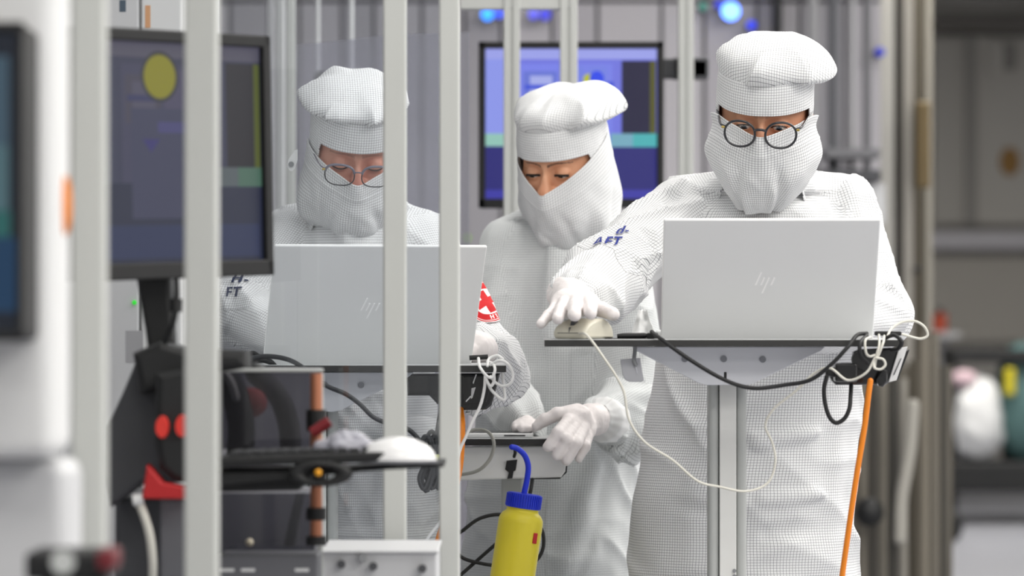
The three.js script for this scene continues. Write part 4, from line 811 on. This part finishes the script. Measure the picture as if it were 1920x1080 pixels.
// yellow wash bottle
{
  const D = 6.54, foot = P(951, 0, D); foot.y = .6305;
  const g = thing('wash_bottle', 'yellow wash bottle with a blue ribbed cap and bent blue spout', 'bottle', foot);
  const H = CAM_Y - (950 - HZ) / F * D - foot.y, lean = q => turned(q, V(0, 0, 0), 0, 0, -8.5 * RAD).translate(foot.x, foot.y, foot.z);
  const prof = [[0, .003], [.03, .003], [.038, .006], [.0405, .014], [.0405, H * .86], [.0395, H * .9], [.035, H * .94], [.03, H * .962], [.029, H * .975], [.029, H * 1.005]].map(([r, y]) => new THREE.Vector2(r, y));
  const lg = lean(new THREE.LatheGeometry(prof, 56)); const body = part('body', lg, M.yellow, g);
  const capG = new THREE.CylinderGeometry(.0305, .0315, .026, 120, 1), cp = capG.attributes.position;
  const ribs = []; for (let i = 0; i < 44; i++) { const a = i / 44 * 2 * Math.PI; ribs.push(new RoundedBoxGeometry(.0024, .023, .0024, 1, .0008).translate(0, 0, .0315).rotateY(a)); }
  part('cap', lean(join([capG, ...ribs]).translate(0, H * 1.005 + .012, 0)), M.blue, g, 'blue ribbed screw cap');
  const ct = H * 1.005 + .025;
  part('spout', lean(tube([V(-.002, ct - .004, 0), V(.0, ct + .03, 0), V(-.002, ct + .052, .002), V(-.012, ct + .07, .006), V(-.028, ct + .08, .01), V(-.036, ct + .0805, .012)], .0052, 50, 12)), M.blue, g, 'bent blue spout');
  part('label', lean(box(.026, .0335, H * .69, H * .79, .0245, .0325, .001)), M.red, body, 'small red label');
}
// ---------------------------------------------------------------- left: tool with its operator station, out of focus
monitor('station_monitor', 'dark monitor with a yellow disc on its screen, turned towards the operator side', 339, 290, .425, .343, 5.0, 57 * RAD, 1.8 * RAD, canvasTex(640, 512, (c, w, h) => drawUI(c, w, h, true)), .7, .017, (g, c) => {
  part('mount_plate', turned(box(c.x - .06, c.x + .06, c.y - .06, c.y + .06, c.z - .07, c.z - .045, .004), c, 0, 57 * RAD, 0), M.black, g);
  part('neck', slab([[255, 520], [318, 520], [326, 640], [318, 700], [282, 700], [272, 620]], 5.06, .05, .006), M.darkPlastic, g, 'black tilting neck');
  part('cable', tube([P(330, 520, 5.0), P(331, 560, 5.0), P(326, 600, 5.0), P(300, 660, 5.02)], .004, 30), M.rubber, g);
  part('ferrite', rod(P(330, 560, 5.0), P(329, 585, 5.0), .009), M.black, g);
});
{
  const g = thing('operator_station', 'dark grey operator station with red buttons, keyboard shelf and smoked cover', 'control station', V(P(300, 0, 5.1).x, 0, -5.1));
  part('shoulder', slab([[248, 662], [300, 640], [352, 655], [420, 656], [460, 658], [462, 690], [400, 700], [352, 720], [262, 740]], 5.0, .12, .01), M.darkPlastic, g);
  part('side_cover', slab([[258, 668], [300, 672], [345, 690], [345, 905], [268, 905], [206, 952], [199, 905], [200, 800], [228, 740]], 5.05, .1, .008), M.greyDark, g, 'dark grey side cover');
  const bh = part('button_housing', slab([[292, 700], [345, 690], [410, 700], [410, 905], [330, 905], [300, 880], [288, 820]], 4.95, .08, .01), M.darkPlastic, g);
  for (const [x, y] of [[304, 801], [341, 799]]) { const c = P(x, y, 4.94); part('button', new THREE.CylinderGeometry(.0085, .0095, .014, 24).rotateX(Math.PI / 2).scale(1, 1.65, 1).translate(c.x, c.y, c.z), M.redBright, bh, 'red push button'); }
  part('red_wedge', slab([[275, 872], [284, 880], [305, 905], [352, 914], [352, 936], [266, 935]], 4.94, .05, .003), M.red, g, 'red wedge panel');
  part('hose', tube([P(258, 936, 4.96), P(268, 960, 4.95), P(280, 1000, 4.95), P(286, 1050, 4.96), P(286, 1090, 4.98)], .006, 40), M.ivory, g);
  part('hose_end', rod(P(250, 938, 4.95), P(268, 936, 4.95), .008), M.white, g);
  part('pedestal', box(P(215, 0, 5.15).x, P(345, 0, 5.15).x, 0, P(0, 930, 5.15).y, -5.4, -5.15, .01), M.greyDark, g);
  part('under_panel', pbox(300, 936, 345, 1085, 5.0, .1, .004), M.greyMid, g);
  // keyboard shelf
  part('shelf', slab([[408, 884], [640, 880], [832, 868], [832, 876], [660, 884], [408, 912]], 4.95, .17, .002), M.black, g, 'black keyboard shelf');
  part('shelf_box', slab([[408, 880], [600, 880], [560, 920], [408, 923]], 4.99, .14, .005), M.black, g);
  part('knob_ring', new THREE.TorusGeometry(.022, .008, 12, 32).scale(1.5, .6, 1).translate(P(600, 888, 4.93).x, P(600, 888, 4.93).y, -4.93), M.black, g); part('indicator', new THREE.SphereGeometry(.005, 16, 12).translate(P(597, 886, 4.92).x, P(597, 886, 4.92).y, -4.915), std(0xe9a21c, .4), g, 'amber indicator');
  // smoked cover panes and what stands behind them
  part('smoked_cover', join([pbox(409, 697, 602, 842, 5.2, .004), pbox(409, 925, 590, 1090, 5.2, .004)]), M.smoked, g, 'smoked transparent cover');
  part('cover_frame', join([pbox(596, 700, 606, 1090, 5.2, .012, .002), pbox(409, 691, 606, 698, 5.19, .014, .002)]), M.aluDark, g);
  part('duct', tube([P(415, 700, 5.25), P(440, 740, 5.25), P(452, 800, 5.25), P(450, 850, 5.25)], .02, 30, 12), M.black, g); part('duct', tube([P(480, 700, 5.28), P(520, 740, 5.28), P(540, 790, 5.28), P(546, 850, 5.28)], .016, 30, 12), M.darkPlastic, g);
  part('light_hose', tube([P(412, 690, 5.22), P(432, 715, 5.22), P(442, 745, 5.22)], .006, 20), M.ivory, g);
  const lm = P(470, 755, 5.26); part('lamp_cap', new THREE.SphereGeometry(.022, 24, 16).scale(1.1, 1, .6).translate(lm.x, lm.y, lm.z), M.red, g, 'dark red cap');
  part('inner_panel', join([pbox(409, 690, 600, 850, 5.46, .03), pbox(409, 915, 600, 1090, 5.46, .03)]), std(0x9b9ba1, .6), g);
  part('inner_edge', slab([[555, 925], [572, 925], [540, 1090], [515, 1090]], 5.3, .02, .002), M.greyDark, g);
  part('latch', new THREE.SphereGeometry(.006, 16, 12).translate(P(468, 1017, 5.19).x, P(468, 1017, 5.19).y, -5.19), std(0xcfc6b2, .4, .3), g, 'pale round latch');
  part('base_box', pbox(409, 1040, 596, 1120, 5.1, .3, .004), M.greyMid, g); for (const x of [425, 464, 565]) part('marking', pbox(x - 12, 1066, x + 14, 1072, 5.098, .003), M.white, g);
  part('base_stand', box(P(409, 0, 5.1).x, P(596, 0, 5.1).x, 0, P(0, 1119, 5.1).y, -5.4, -5.1, .004), M.greyDark, g);
  // copper rod with black joints
  part('rod', rod(P(593, 700, 5.1), P(593, 1020, 5.1), .0085), M.copper, g, 'copper coloured rod');
  for (const [y0, y1] of [[768, 808], [872, 905], [952, 975], [1005, 1022]]) part('rod_joint', rod(P(593, y0, 5.1), P(593, y1, 5.1), .0145), M.black, g);
  part('clamp', rod(P(585, 812, 5.06), P(618, 790, 5.06), .008), std(0x7a1820, .5), g, 'dark red clamp');
}
{
  const D = 4.93, a = P(410, 0, D), b = P(742, 0, D), y = P(0, 876, D).y;
  const g = thing('keyboard', 'black keyboard on the station shelf, out of focus', 'keyboard', V((a.x + b.x) / 2, y, -D - .07));
  const R = q => turned(q, V(a.x, y, -D), 0, 0, 1.8 * RAD);
  part('case', R(box(a.x, b.x, y, y + .014, -D - .13, -D, .004)), M.black, g);
  const kg = new RoundedBoxGeometry(.0135, .006, .0135, 1, .0015), km = std(0x2c2d30, .6);
  for (let r = 0; r < 5; r++) for (let i = 0; i < 13; i++) part('key', R(kg.clone().translate(a.x + .02 + i * .0165 + (r % 2) * .004, y + .017, -D - .022 - r * .0205)), km, g);
}
{
  const c = P(742, 0, 4.96); c.y = P(0, 868, 4.96).y; const g = thing('computer_mouse', 'white glossy mouse on the black station shelf', 'mouse', c);
  const s = new THREE.SphereGeometry(1, 40, 20, 0, 2 * Math.PI, 0, Math.PI / 2).scale(.055, .036, .034).translate(c.x + .002, c.y, c.z); part('body', s, phys(0xf0f0f0, .25, { clearcoat: .5 }), g);
  part('base', new THREE.CylinderGeometry(1, 1, .004, 40).scale(.0555, 1, .0345).translate(c.x + .002, c.y + .002, c.z), M.greyMid, g);
  const w = thing('plastic_bag', 'crumpled clear plastic bag beside the white mouse on the shelf', 'bag', P(648, 862, 4.98));
  const bg = new THREE.SphereGeometry(1, 40, 28), bp = bg.attributes.position; for (let i = 0; i < bp.count; i++) { const x = bp.getX(i), y = bp.getY(i), z = bp.getZ(i), k = 1 + .3 * fbm(x * 3, y * 3, z * 3) ; bp.setXYZ(i, x * .042 * k, Math.max(-.01, y * .026 * k), z * .03 * k); } bg.computeVertexNormals();
  const bc = P(650, 845, 4.99); part('film', bg.translate(bc.x, bc.y, bc.z), phys(0xc9c9d4, .35, { transmission: .45, thickness: 0 }), w);
}
{ // far-left white tool and its monitor
  const g = thing('white_tool', 'white tool housing with an orange handle and grey lower part', 'machine', V(-.75, 0, -3.8));
  part('upper_housing', box(-1.2, P(104, 0, 3.72).x, P(0, 862, 3.72).y, 2.4, -3.86, -3.72, .02), M.white, g);
  part('lower_housing', box(-1.2, P(128, 0, 3.8).x, .02, P(0, 862, 3.8).y, -3.94, -3.8, .02), M.panel, g);
  part('plinth', box(-1.18, P(110, 0, 3.85).x, 0, .02, -3.92, -3.85), M.greyDark, g);
  part('handle', new THREE.SphereGeometry(1, 24, 20).scale(.006, .031, .009).translate(P(104, 0, 3.72).x + .002, P(0, 385, 3.79).y, -3.79), M.orange, g, 'orange oval handle');
  const mm = thing('tool_monitor', 'black framed monitor cut by the picture edge, mounted on the white tool', 'monitor', P(-40, 645, 3.6));
  part('housing', box(P(-240, 0, 3.6).x, P(44, 0, 3.6).x, P(0, 640, 3.6).y, P(0, 40, 3.6).y, -3.72, -3.62, .008), M.screenBack, mm);
  part('bezel', join([box(P(30, 0, 3.6).x, P(44, 0, 3.6).x, P(0, 640, 3.6).y, P(0, 40, 3.6).y, -3.62, -3.6, .003), box(P(-240, 0, 3.6).x, P(44, 0, 3.6).x, P(0, 640, 3.6).y, P(0, 618, 3.6).y, -3.62, -3.6, .003), box(P(-240, 0, 3.6).x, P(44, 0, 3.6).x, P(0, 60, 3.6).y, P(0, 40, 3.6).y, -3.62, -3.6, .003)]), M.black, mm);
  const p0 = P(-240, 618, 3.61), p1 = P(30, 60, 3.61);
  part('screen', new THREE.PlaneGeometry(p1.x - p0.x, p1.y - p0.y).translate((p0.x + p1.x) / 2, (p0.y + p1.y) / 2, -3.61), new THREE.MeshStandardMaterial({ color: 0x050506, roughness: .25, emissive: 0xffffff, emissiveIntensity: .7, emissiveMap: canvasTex(128, 256, (c, w, h) => { c.fillStyle = '#2c3442'; c.fillRect(0, 0, w, h); c.fillStyle = '#5f7c90'; c.fillRect(0, h * .08, w * .95, h * .3); c.fillStyle = '#6f96a0'; c.fillRect(0, h * .38, w * .95, h * .22); c.fillStyle = '#3f8a86'; c.fillRect(0, h * .6, w * .96, h * .09); c.fillStyle = '#2a5680'; c.fillRect(0, h * .69, w, h * .25); }) }), mm, 'lit screen');
}
{ // white cabinet behind the station
  const D = 5.75, g = thing('white_cabinet', 'white cabinet with a green status light behind the dark operator station', 'cabinet', V(P(210, 0, D).x, 0, -D - .3));
  part('body', box(P(40, 0, D).x, P(345, 0, D).x, .03, 2.3, -D - .7, -D, .006), M.white, g); part('plinth', box(P(50, 0, D).x, P(340, 0, D).x, 0, .03, -D - .6, -D - .02), M.greyDark, g);
  part('door', box(P(112, 0, D).x, P(262, 0, D).x, .1, 2.25, -D, -D + .012, .004), M.panel, g); part('door', box(P(266, 0, D).x, P(342, 0, D).x, .1, 2.25, -D, -D + .012, .004), M.white, g);
  const gl = P(252, 567, D - .015); part('status_light', new THREE.SphereGeometry(.0036, 16, 12).translate(gl.x, gl.y, gl.z), glow(0x35e23c, 1.6), g, 'green status light');
  part('notice', pbox(236, 620, 268, 680, D - .0125, .002), M.panelGrey, g); part('notice', pbox(272, 10, 282, 52, D - .0125, .002), std(0xd8a47a, .6), g); part('notice', pbox(224, 0, 236, 22, D - .0125, .002), std(0x4f5e6c, .6), g);
}
{ // low box in the bottom left corner
  const g = thing('tool_tray', 'black tray with a dark red end in the lower left corner', 'tray', V(P(140, 0, 3.7).x, 0, -3.72));
  part('tray', pbox(46, 1036, 205, 1090, 3.6, .1, .006), M.black, g); part('red_end', pbox(180, 1030, 216, 1070, 3.58, .06, .006), std(0x6a1a22, .5), g, 'dark red end'); part('knob', rod(P(118, 1054, 3.6), P(118, 1054, 3.56), .012), M.aluDark, g);
  part('stand', box(P(70, 0, 3.6).x, P(190, 0, 3.6).x, 0, P(0, 1088, 3.6).y, -3.7, -3.62, .004), M.greyDark, g);
}
{ // white plate with bench top left of the slim posts, bottom
  const g = thing('instrument_box', 'silver instrument box with small fittings at the foot of the slim posts', 'box', V(P(705, 0, 5.3).x, 0, -5.33));
  part('top', pbox(600, 1032, 822, 1038, 5.2, .25, .002), M.panel, g); part('front', pbox(603, 1037, 820, 1250, 5.205, .2, .004), M.panel, g);
  for (const [x, y] of [[640, 1058], [680, 1046], [700, 1062], [792, 1066]]) part('fitting', rod(P(x, y, 5.21), P(x, y, 5.19), .006), x === 680 ? M.steel : M.greyDark, g);
  part('stand', box(P(620, 0, 5.25).x, P(806, 0, 5.25).x, 0, P(0, 1249, 5.21).y, -5.39, -5.23, .004), M.greyDark, g);
}
// ---------------------------------------------------------------- background
single('acrylic_sheet', slab([[556, 84], [640, 76], [722, 66], [880, 60], [880, 1585], [556, 1585]], 7.9, .005), phys(0xe0e0e6, .1, { transmission: .85, thickness: 0, ior: 1.4 }), 'tinted clear sheet standing behind the left worker', 'panel');
{
  const g = thing('tool_scaffold', 'pale framework of the tool behind the left worker', 'frame', V(P(520, 0, 9).x, 0, -9));
  for (const [a, b, D, m] of [[500, 512, 8.6, M.panelGrey], [516, 532, 8.8, M.white], [536, 552, 8.7, M.post], [655, 662, 9, M.white], [592, 598, 9.3, M.white]]) part('upright', box(P(a, 0, D).x, P(b, 0, D).x, 0, 2.6, -D - .05, -D, .004), m, g);
  part('box', pbox(478, 255, 492, 310, 8.55, .05, .004), M.black, g); part('crossbar', box(P(500, 0, 8.7).x, P(662, 0, 8.7).x, 2.3, 2.36, -9.05, -8.6, .004), M.white, g);
  part('valve', new THREE.SphereGeometry(.022, 20, 14).translate(P(604, 148, 9.25).x, P(604, 148, 9.25).y, -9.25), M.black, g); part('valve_pipe', box(P(600, 0, 9.3).x, P(607, 0, 9.3).x, 0, P(0, 150, 9.25).y, -9.28, -9.23), M.greyMid, g);
}
for (const [x, y, r, col, k, lab] of [[914, 27, 11, 0x2f8cff, 5, 'bright azure indicator light left of the post above the blue monitor'], [936, 26, 8, 0x3a5bff, 3, 'small blue indicator light touching the azure one'], [1000, 27, 9, 0x6a6cff, 2.2, 'violet-blue indicator light between the two posts, the smaller one'], [1022, 27, 11, 0x5a5cff, 1.6, 'violet-blue indicator light between the two posts, the larger one'], [1370, 21, 17, 0x5f8cff, 9, 'largest brightest blue light above the cap of the right worker'], [1409, 47, 9, 0x3c4cff, 2, 'small blue light just above the cap beside the brightest one'], [1348, 8, 8, 0x4a58ff, 1.5, 'faint blue light close above the brightest blue one'], [1650, 97, 10, 0x4a52d8, 1.2, 'dim violet light on the partition end by the door frame'], [876, 446, 5, 0x9bd84a, 1.4, 'tiny green light over the top edge of the left laptop'], [1318, 12, 8, 0x64c8b4, .9, 'pale turquoise light above the monitor clamp']]) {
  const D = 12.9, p = P(x, y, D), g = thing('indicator_light', lab, 'light', p, 'indicator lights on the back partition');
  part('bulb', new THREE.SphereGeometry(LEN(r, D), 20, 14).scale(1, 1, .6).translate(p.x, p.y, p.z), glow(col, k), g);
  part('socket', rod(V(p.x, p.y, p.z - .005), V(p.x, p.y, WB), LEN(r, D) * .9), M.greyDark, g);
}
{
  const g = thing('wall_bar', 'dark vertical bar on the back partition above the right worker', 'bar', V(P(1459, 0, 12.8).x, 0, -12.8));
  part('bar', box(P(1453, 0, 12.8).x, P(1467, 0, 12.8).x, P(0, 62, 12.8).y, 2.8, -12.97, -12.8, .004), M.black, g); part('foot_bar', box(P(1457, 0, 12.8).x, P(1463, 0, 12.8).x, 0, P(0, 62, 12.8).y, -12.95, -12.88), M.panelGrey, g);
}
{ // pipework panel on the right of the partition
  const g = thing('gas_pipework', 'grey panel with dark pipes and boxes behind the right worker', 'panel', V(P(1600, 0, 12.7).x, 0, -12.8));
  for (const [a, b, D, m] of [[1515, 1535, 12.75, M.panelGrey], [1552, 1574, 12.7, M.greyMid], [1592, 1604, 12.7, M.panelGrey], [1618, 1634, 12.8, M.panelDark]]) part('pipe', rod(V(P((a + b) / 2, 0, D).x, 0, -D), V(P((a + b) / 2, 0, D).x, 2.8, -D), LEN((b - a) / 2, D)), m, g);
  part('dark_box', pbox(1548, 278, 1650, 296, 12.55, .2, .004), M.panelDark, g); part('dark_box', pbox(1540, 318, 1652, 340, 12.55, .2, .004), M.greyDark, g); part('pale_box', pbox(1590, 345, 1660, 420, 12.6, .2, .004), M.panel, g);
}
// glazed door frames and pipes at the mouth of the aisle
{
  const items = [[1650, 1676, 14.0, std(0xb8b6b0, .5)], [1679, 1692, 14.2, std(0x4a4742, .6)], [1695, 1712, 14.0, std(0xa5a199, .5)], [1714, 1734, 14.3, std(0x565044, .6)], [1736, 1748, 14.1, std(0x9d998f, .5)]];
  const g = thing('door_frame', 'tall door frame of pale and dark uprights at the mouth of the aisle', 'frame', V(P(1700, 0, 14.1).x, 0, -14.1));
  for (const [a, b, D, m] of items) part('upright', box(P(a, 0, D).x, P(b, 0, D).x, 0, 3.2, -D - .06, -D, .004), m, g);
  part('lintel', box(P(1650, 0, 14.1).x, P(1748, 0, 14.1).x, 3.2, 3.28, -14.4, -14, .004), M.panelGrey, g);
  part('handle', pbox(1718, 190, 1745, 352, 13.95, .05, .01), std(0x6b5a38, .6), g, 'brown edge bar'); part('knob', new THREE.SphereGeometry(.016, 16, 12).translate(P(1719, 505, 14).x, P(1719, 505, 14).y, -14), M.black, g);
  const q = thing('pipe_rack', 'rack of brownish grey pipes standing low at the mouth of the aisle', 'pipes', V(P(1690, 0, 12.5).x, 0, -12.5));
  const tones = [0x6f6a60, 0x4c4943, 0x8a857a, 0x3a3833, 0xa39f96, 0x595347, 0x767064];
  for (let i = 0; i < 9; i++) { const x = 1618 + i * 19, D = 12.2 + (i % 3) * .12, p = P(x, 0, D); part('pipe', rod(V(p.x, 0, -D), V(p.x, 1.0 + .12 * noise(i * 3.3, 1), -D), LEN(8 + (i * 5) % 4, D)), std(tones[i % 7], .6), q); }
  part('back_board', box(P(1600, 0, 12.6).x, P(1786, 0, 12.6).x, 0, 1.0, -12.66, -12.6), std(0x6a655b, .7), q); part('pale_hose', tube([P(1712, 760, 12.1), P(1706, 840, 12.1), P(1690, 940, 12.1), P(1688, 1010, 12.1)], .022, 40), std(0xa3a098, .5), q, 'pale hose');
  part('valve', new THREE.SphereGeometry(.05, 20, 14).translate(P(1630, 960, 12.1).x, P(1630, 960, 12.1).y, -12.1), M.black, q);
}
// end of the aisle
{
  const wf = scene.children.find(c => c.name === 'wall_far'); const D = 24.9;
  const add = (n, a, m) => { const q = new THREE.Mesh(a, m); q.name = n; q.castShadow = q.receiveShadow = true; wf.add(q); };
  add('beam', pbox(1730, 32, 2100, 62, D, .1), std(0x7a7671, .7)); add('panel', pbox(1750, 70, 1812, 420, D, .06), std(0xbab7b0, .7)); add('panel', pbox(1830, 70, 1930, 420, D, .08), std(0xc2bfb8, .7)); add('duct', pbox(1812, 66, 1832, 420, D - .05, .1), std(0x9b9893, .7)); add('duct', pbox(1880, 80, 1905, 130, D - .05, .1), std(0x8f8c87, .7)); add('pale_duct', pbox(1858, 80, 1880, 140, D - .05, .1), std(0xc4c1ba, .7));
  add('rail', pbox(1740, 434, 2100, 466, D - .1, .2), std(0xc9c7cc, .6)); add('dark_rail', pbox(1740, 467, 2100, 476, D - .08, .1), std(0x83807e, .7)); add('lower_panel', pbox(1740, 478, 2100, 640, D, .1), std(0xb6b2aa, .7)); add('brown_mark', new THREE.SphereGeometry(.1, 16, 12).scale(.7, 1, .3).translate(P(1893, 303, D).x, P(1893, 303, D).y, -D), std(0xa07a44, .7));
  const t = thing('supply_trolley', 'black two-level trolley at the end of the aisle', 'trolley', V(P(1860, 0, 20.5).x, 0, -20.6));
  const T = 20.4; part('upper_shelf', pbox(1786, 655, 2000, 680, T, .5, .01), M.black, t); part('lower_shelf', pbox(1780, 866, 2000, 922, T, .5, .02), M.black, t); part('back_panel', pbox(1880, 680, 2000, 866, T + .4, .05), M.black, t);
  for (const x of [1790, 1990]) for (const dz of [.04, .44]) { part('leg', rod(V(P(x, 0, T).x, .0, -T - dz), V(P(x, 0, T).x, P(0, 656, T).y, -T - dz), .02), M.black, t); }
  const b = thing('white_bag', 'bulging white bag on the black trolley', 'bag', P(1828, 866, 20.35));
  const sg = new THREE.SphereGeometry(1, 36, 24), sp = sg.attributes.position; for (let i = 0; i < sp.count; i++) { const x = sp.getX(i), y = sp.getY(i), z = sp.getZ(i), k = 1 + .16 * fbm(x * 2, y * 2, z * 2); sp.setXYZ(i, x * .18 * k, y * .25 * k, z * .2 * k); } sg.computeVertexNormals(); const bc = P(1826, 783, 20.55); part('sack', sg.translate(bc.x, bc.y, bc.z), M.white, b);
  single('pink_bag', new THREE.SphereGeometry(1, 24, 16).scale(.08, .05, .08).translate(P(1808, 706, 20.4).x, P(1808, 706, 20.4).y - .01, -20.45), std(0xdcc0c8, .6), 'pale pink bundle on top of the white bag', 'bundle');
  const q = thing('teal_bag', 'teal bag with a yellow stripe on the black trolley', 'bag', P(1910, 866, 20.4)); const tb = P(1915, 740, 20.6); part('sack', new THREE.SphereGeometry(1, 30, 20).scale(.16, .34, .16).translate(tb.x, tb.y - .04, tb.z), std(0x4f6f6e, .6), q); part('stripe', pbox(1884, 690, 1904, 742, 20.4, .04, .02), std(0xc9bb1c, .5), q, 'yellow stripe');
  const r = thing('red_canister', 'red canister on a pale shelf at the end of the aisle', 'canister', P(1775, 622, 22)); part('body', rod(P(1762, 622, 22), P(1762, 588, 22), .045), std(0xa8452c, .5), r); part('neck', rod(P(1762, 588, 22), P(1762, 578, 22), .02), M.black, r); part('shelf', pbox(1735, 622, 1800, 634, 21.9, .3), M.panelGrey, r); part('shelf_post', rod(V(P(1770, 0, 22).x, 0, -22.05), V(P(1770, 0, 22).x, P(0, 634, 22).y, -22.05), .03), M.panelGrey, r);
  single('floor_roller', new THREE.SphereGeometry(.09, 20, 14).scale(.8, 1, .8).translate(P(1780, 1005, 18.8).x, .09, -18.8), M.black, 'small black castor on the aisle floor', 'castor');
}
renderer.render(scene, camera);
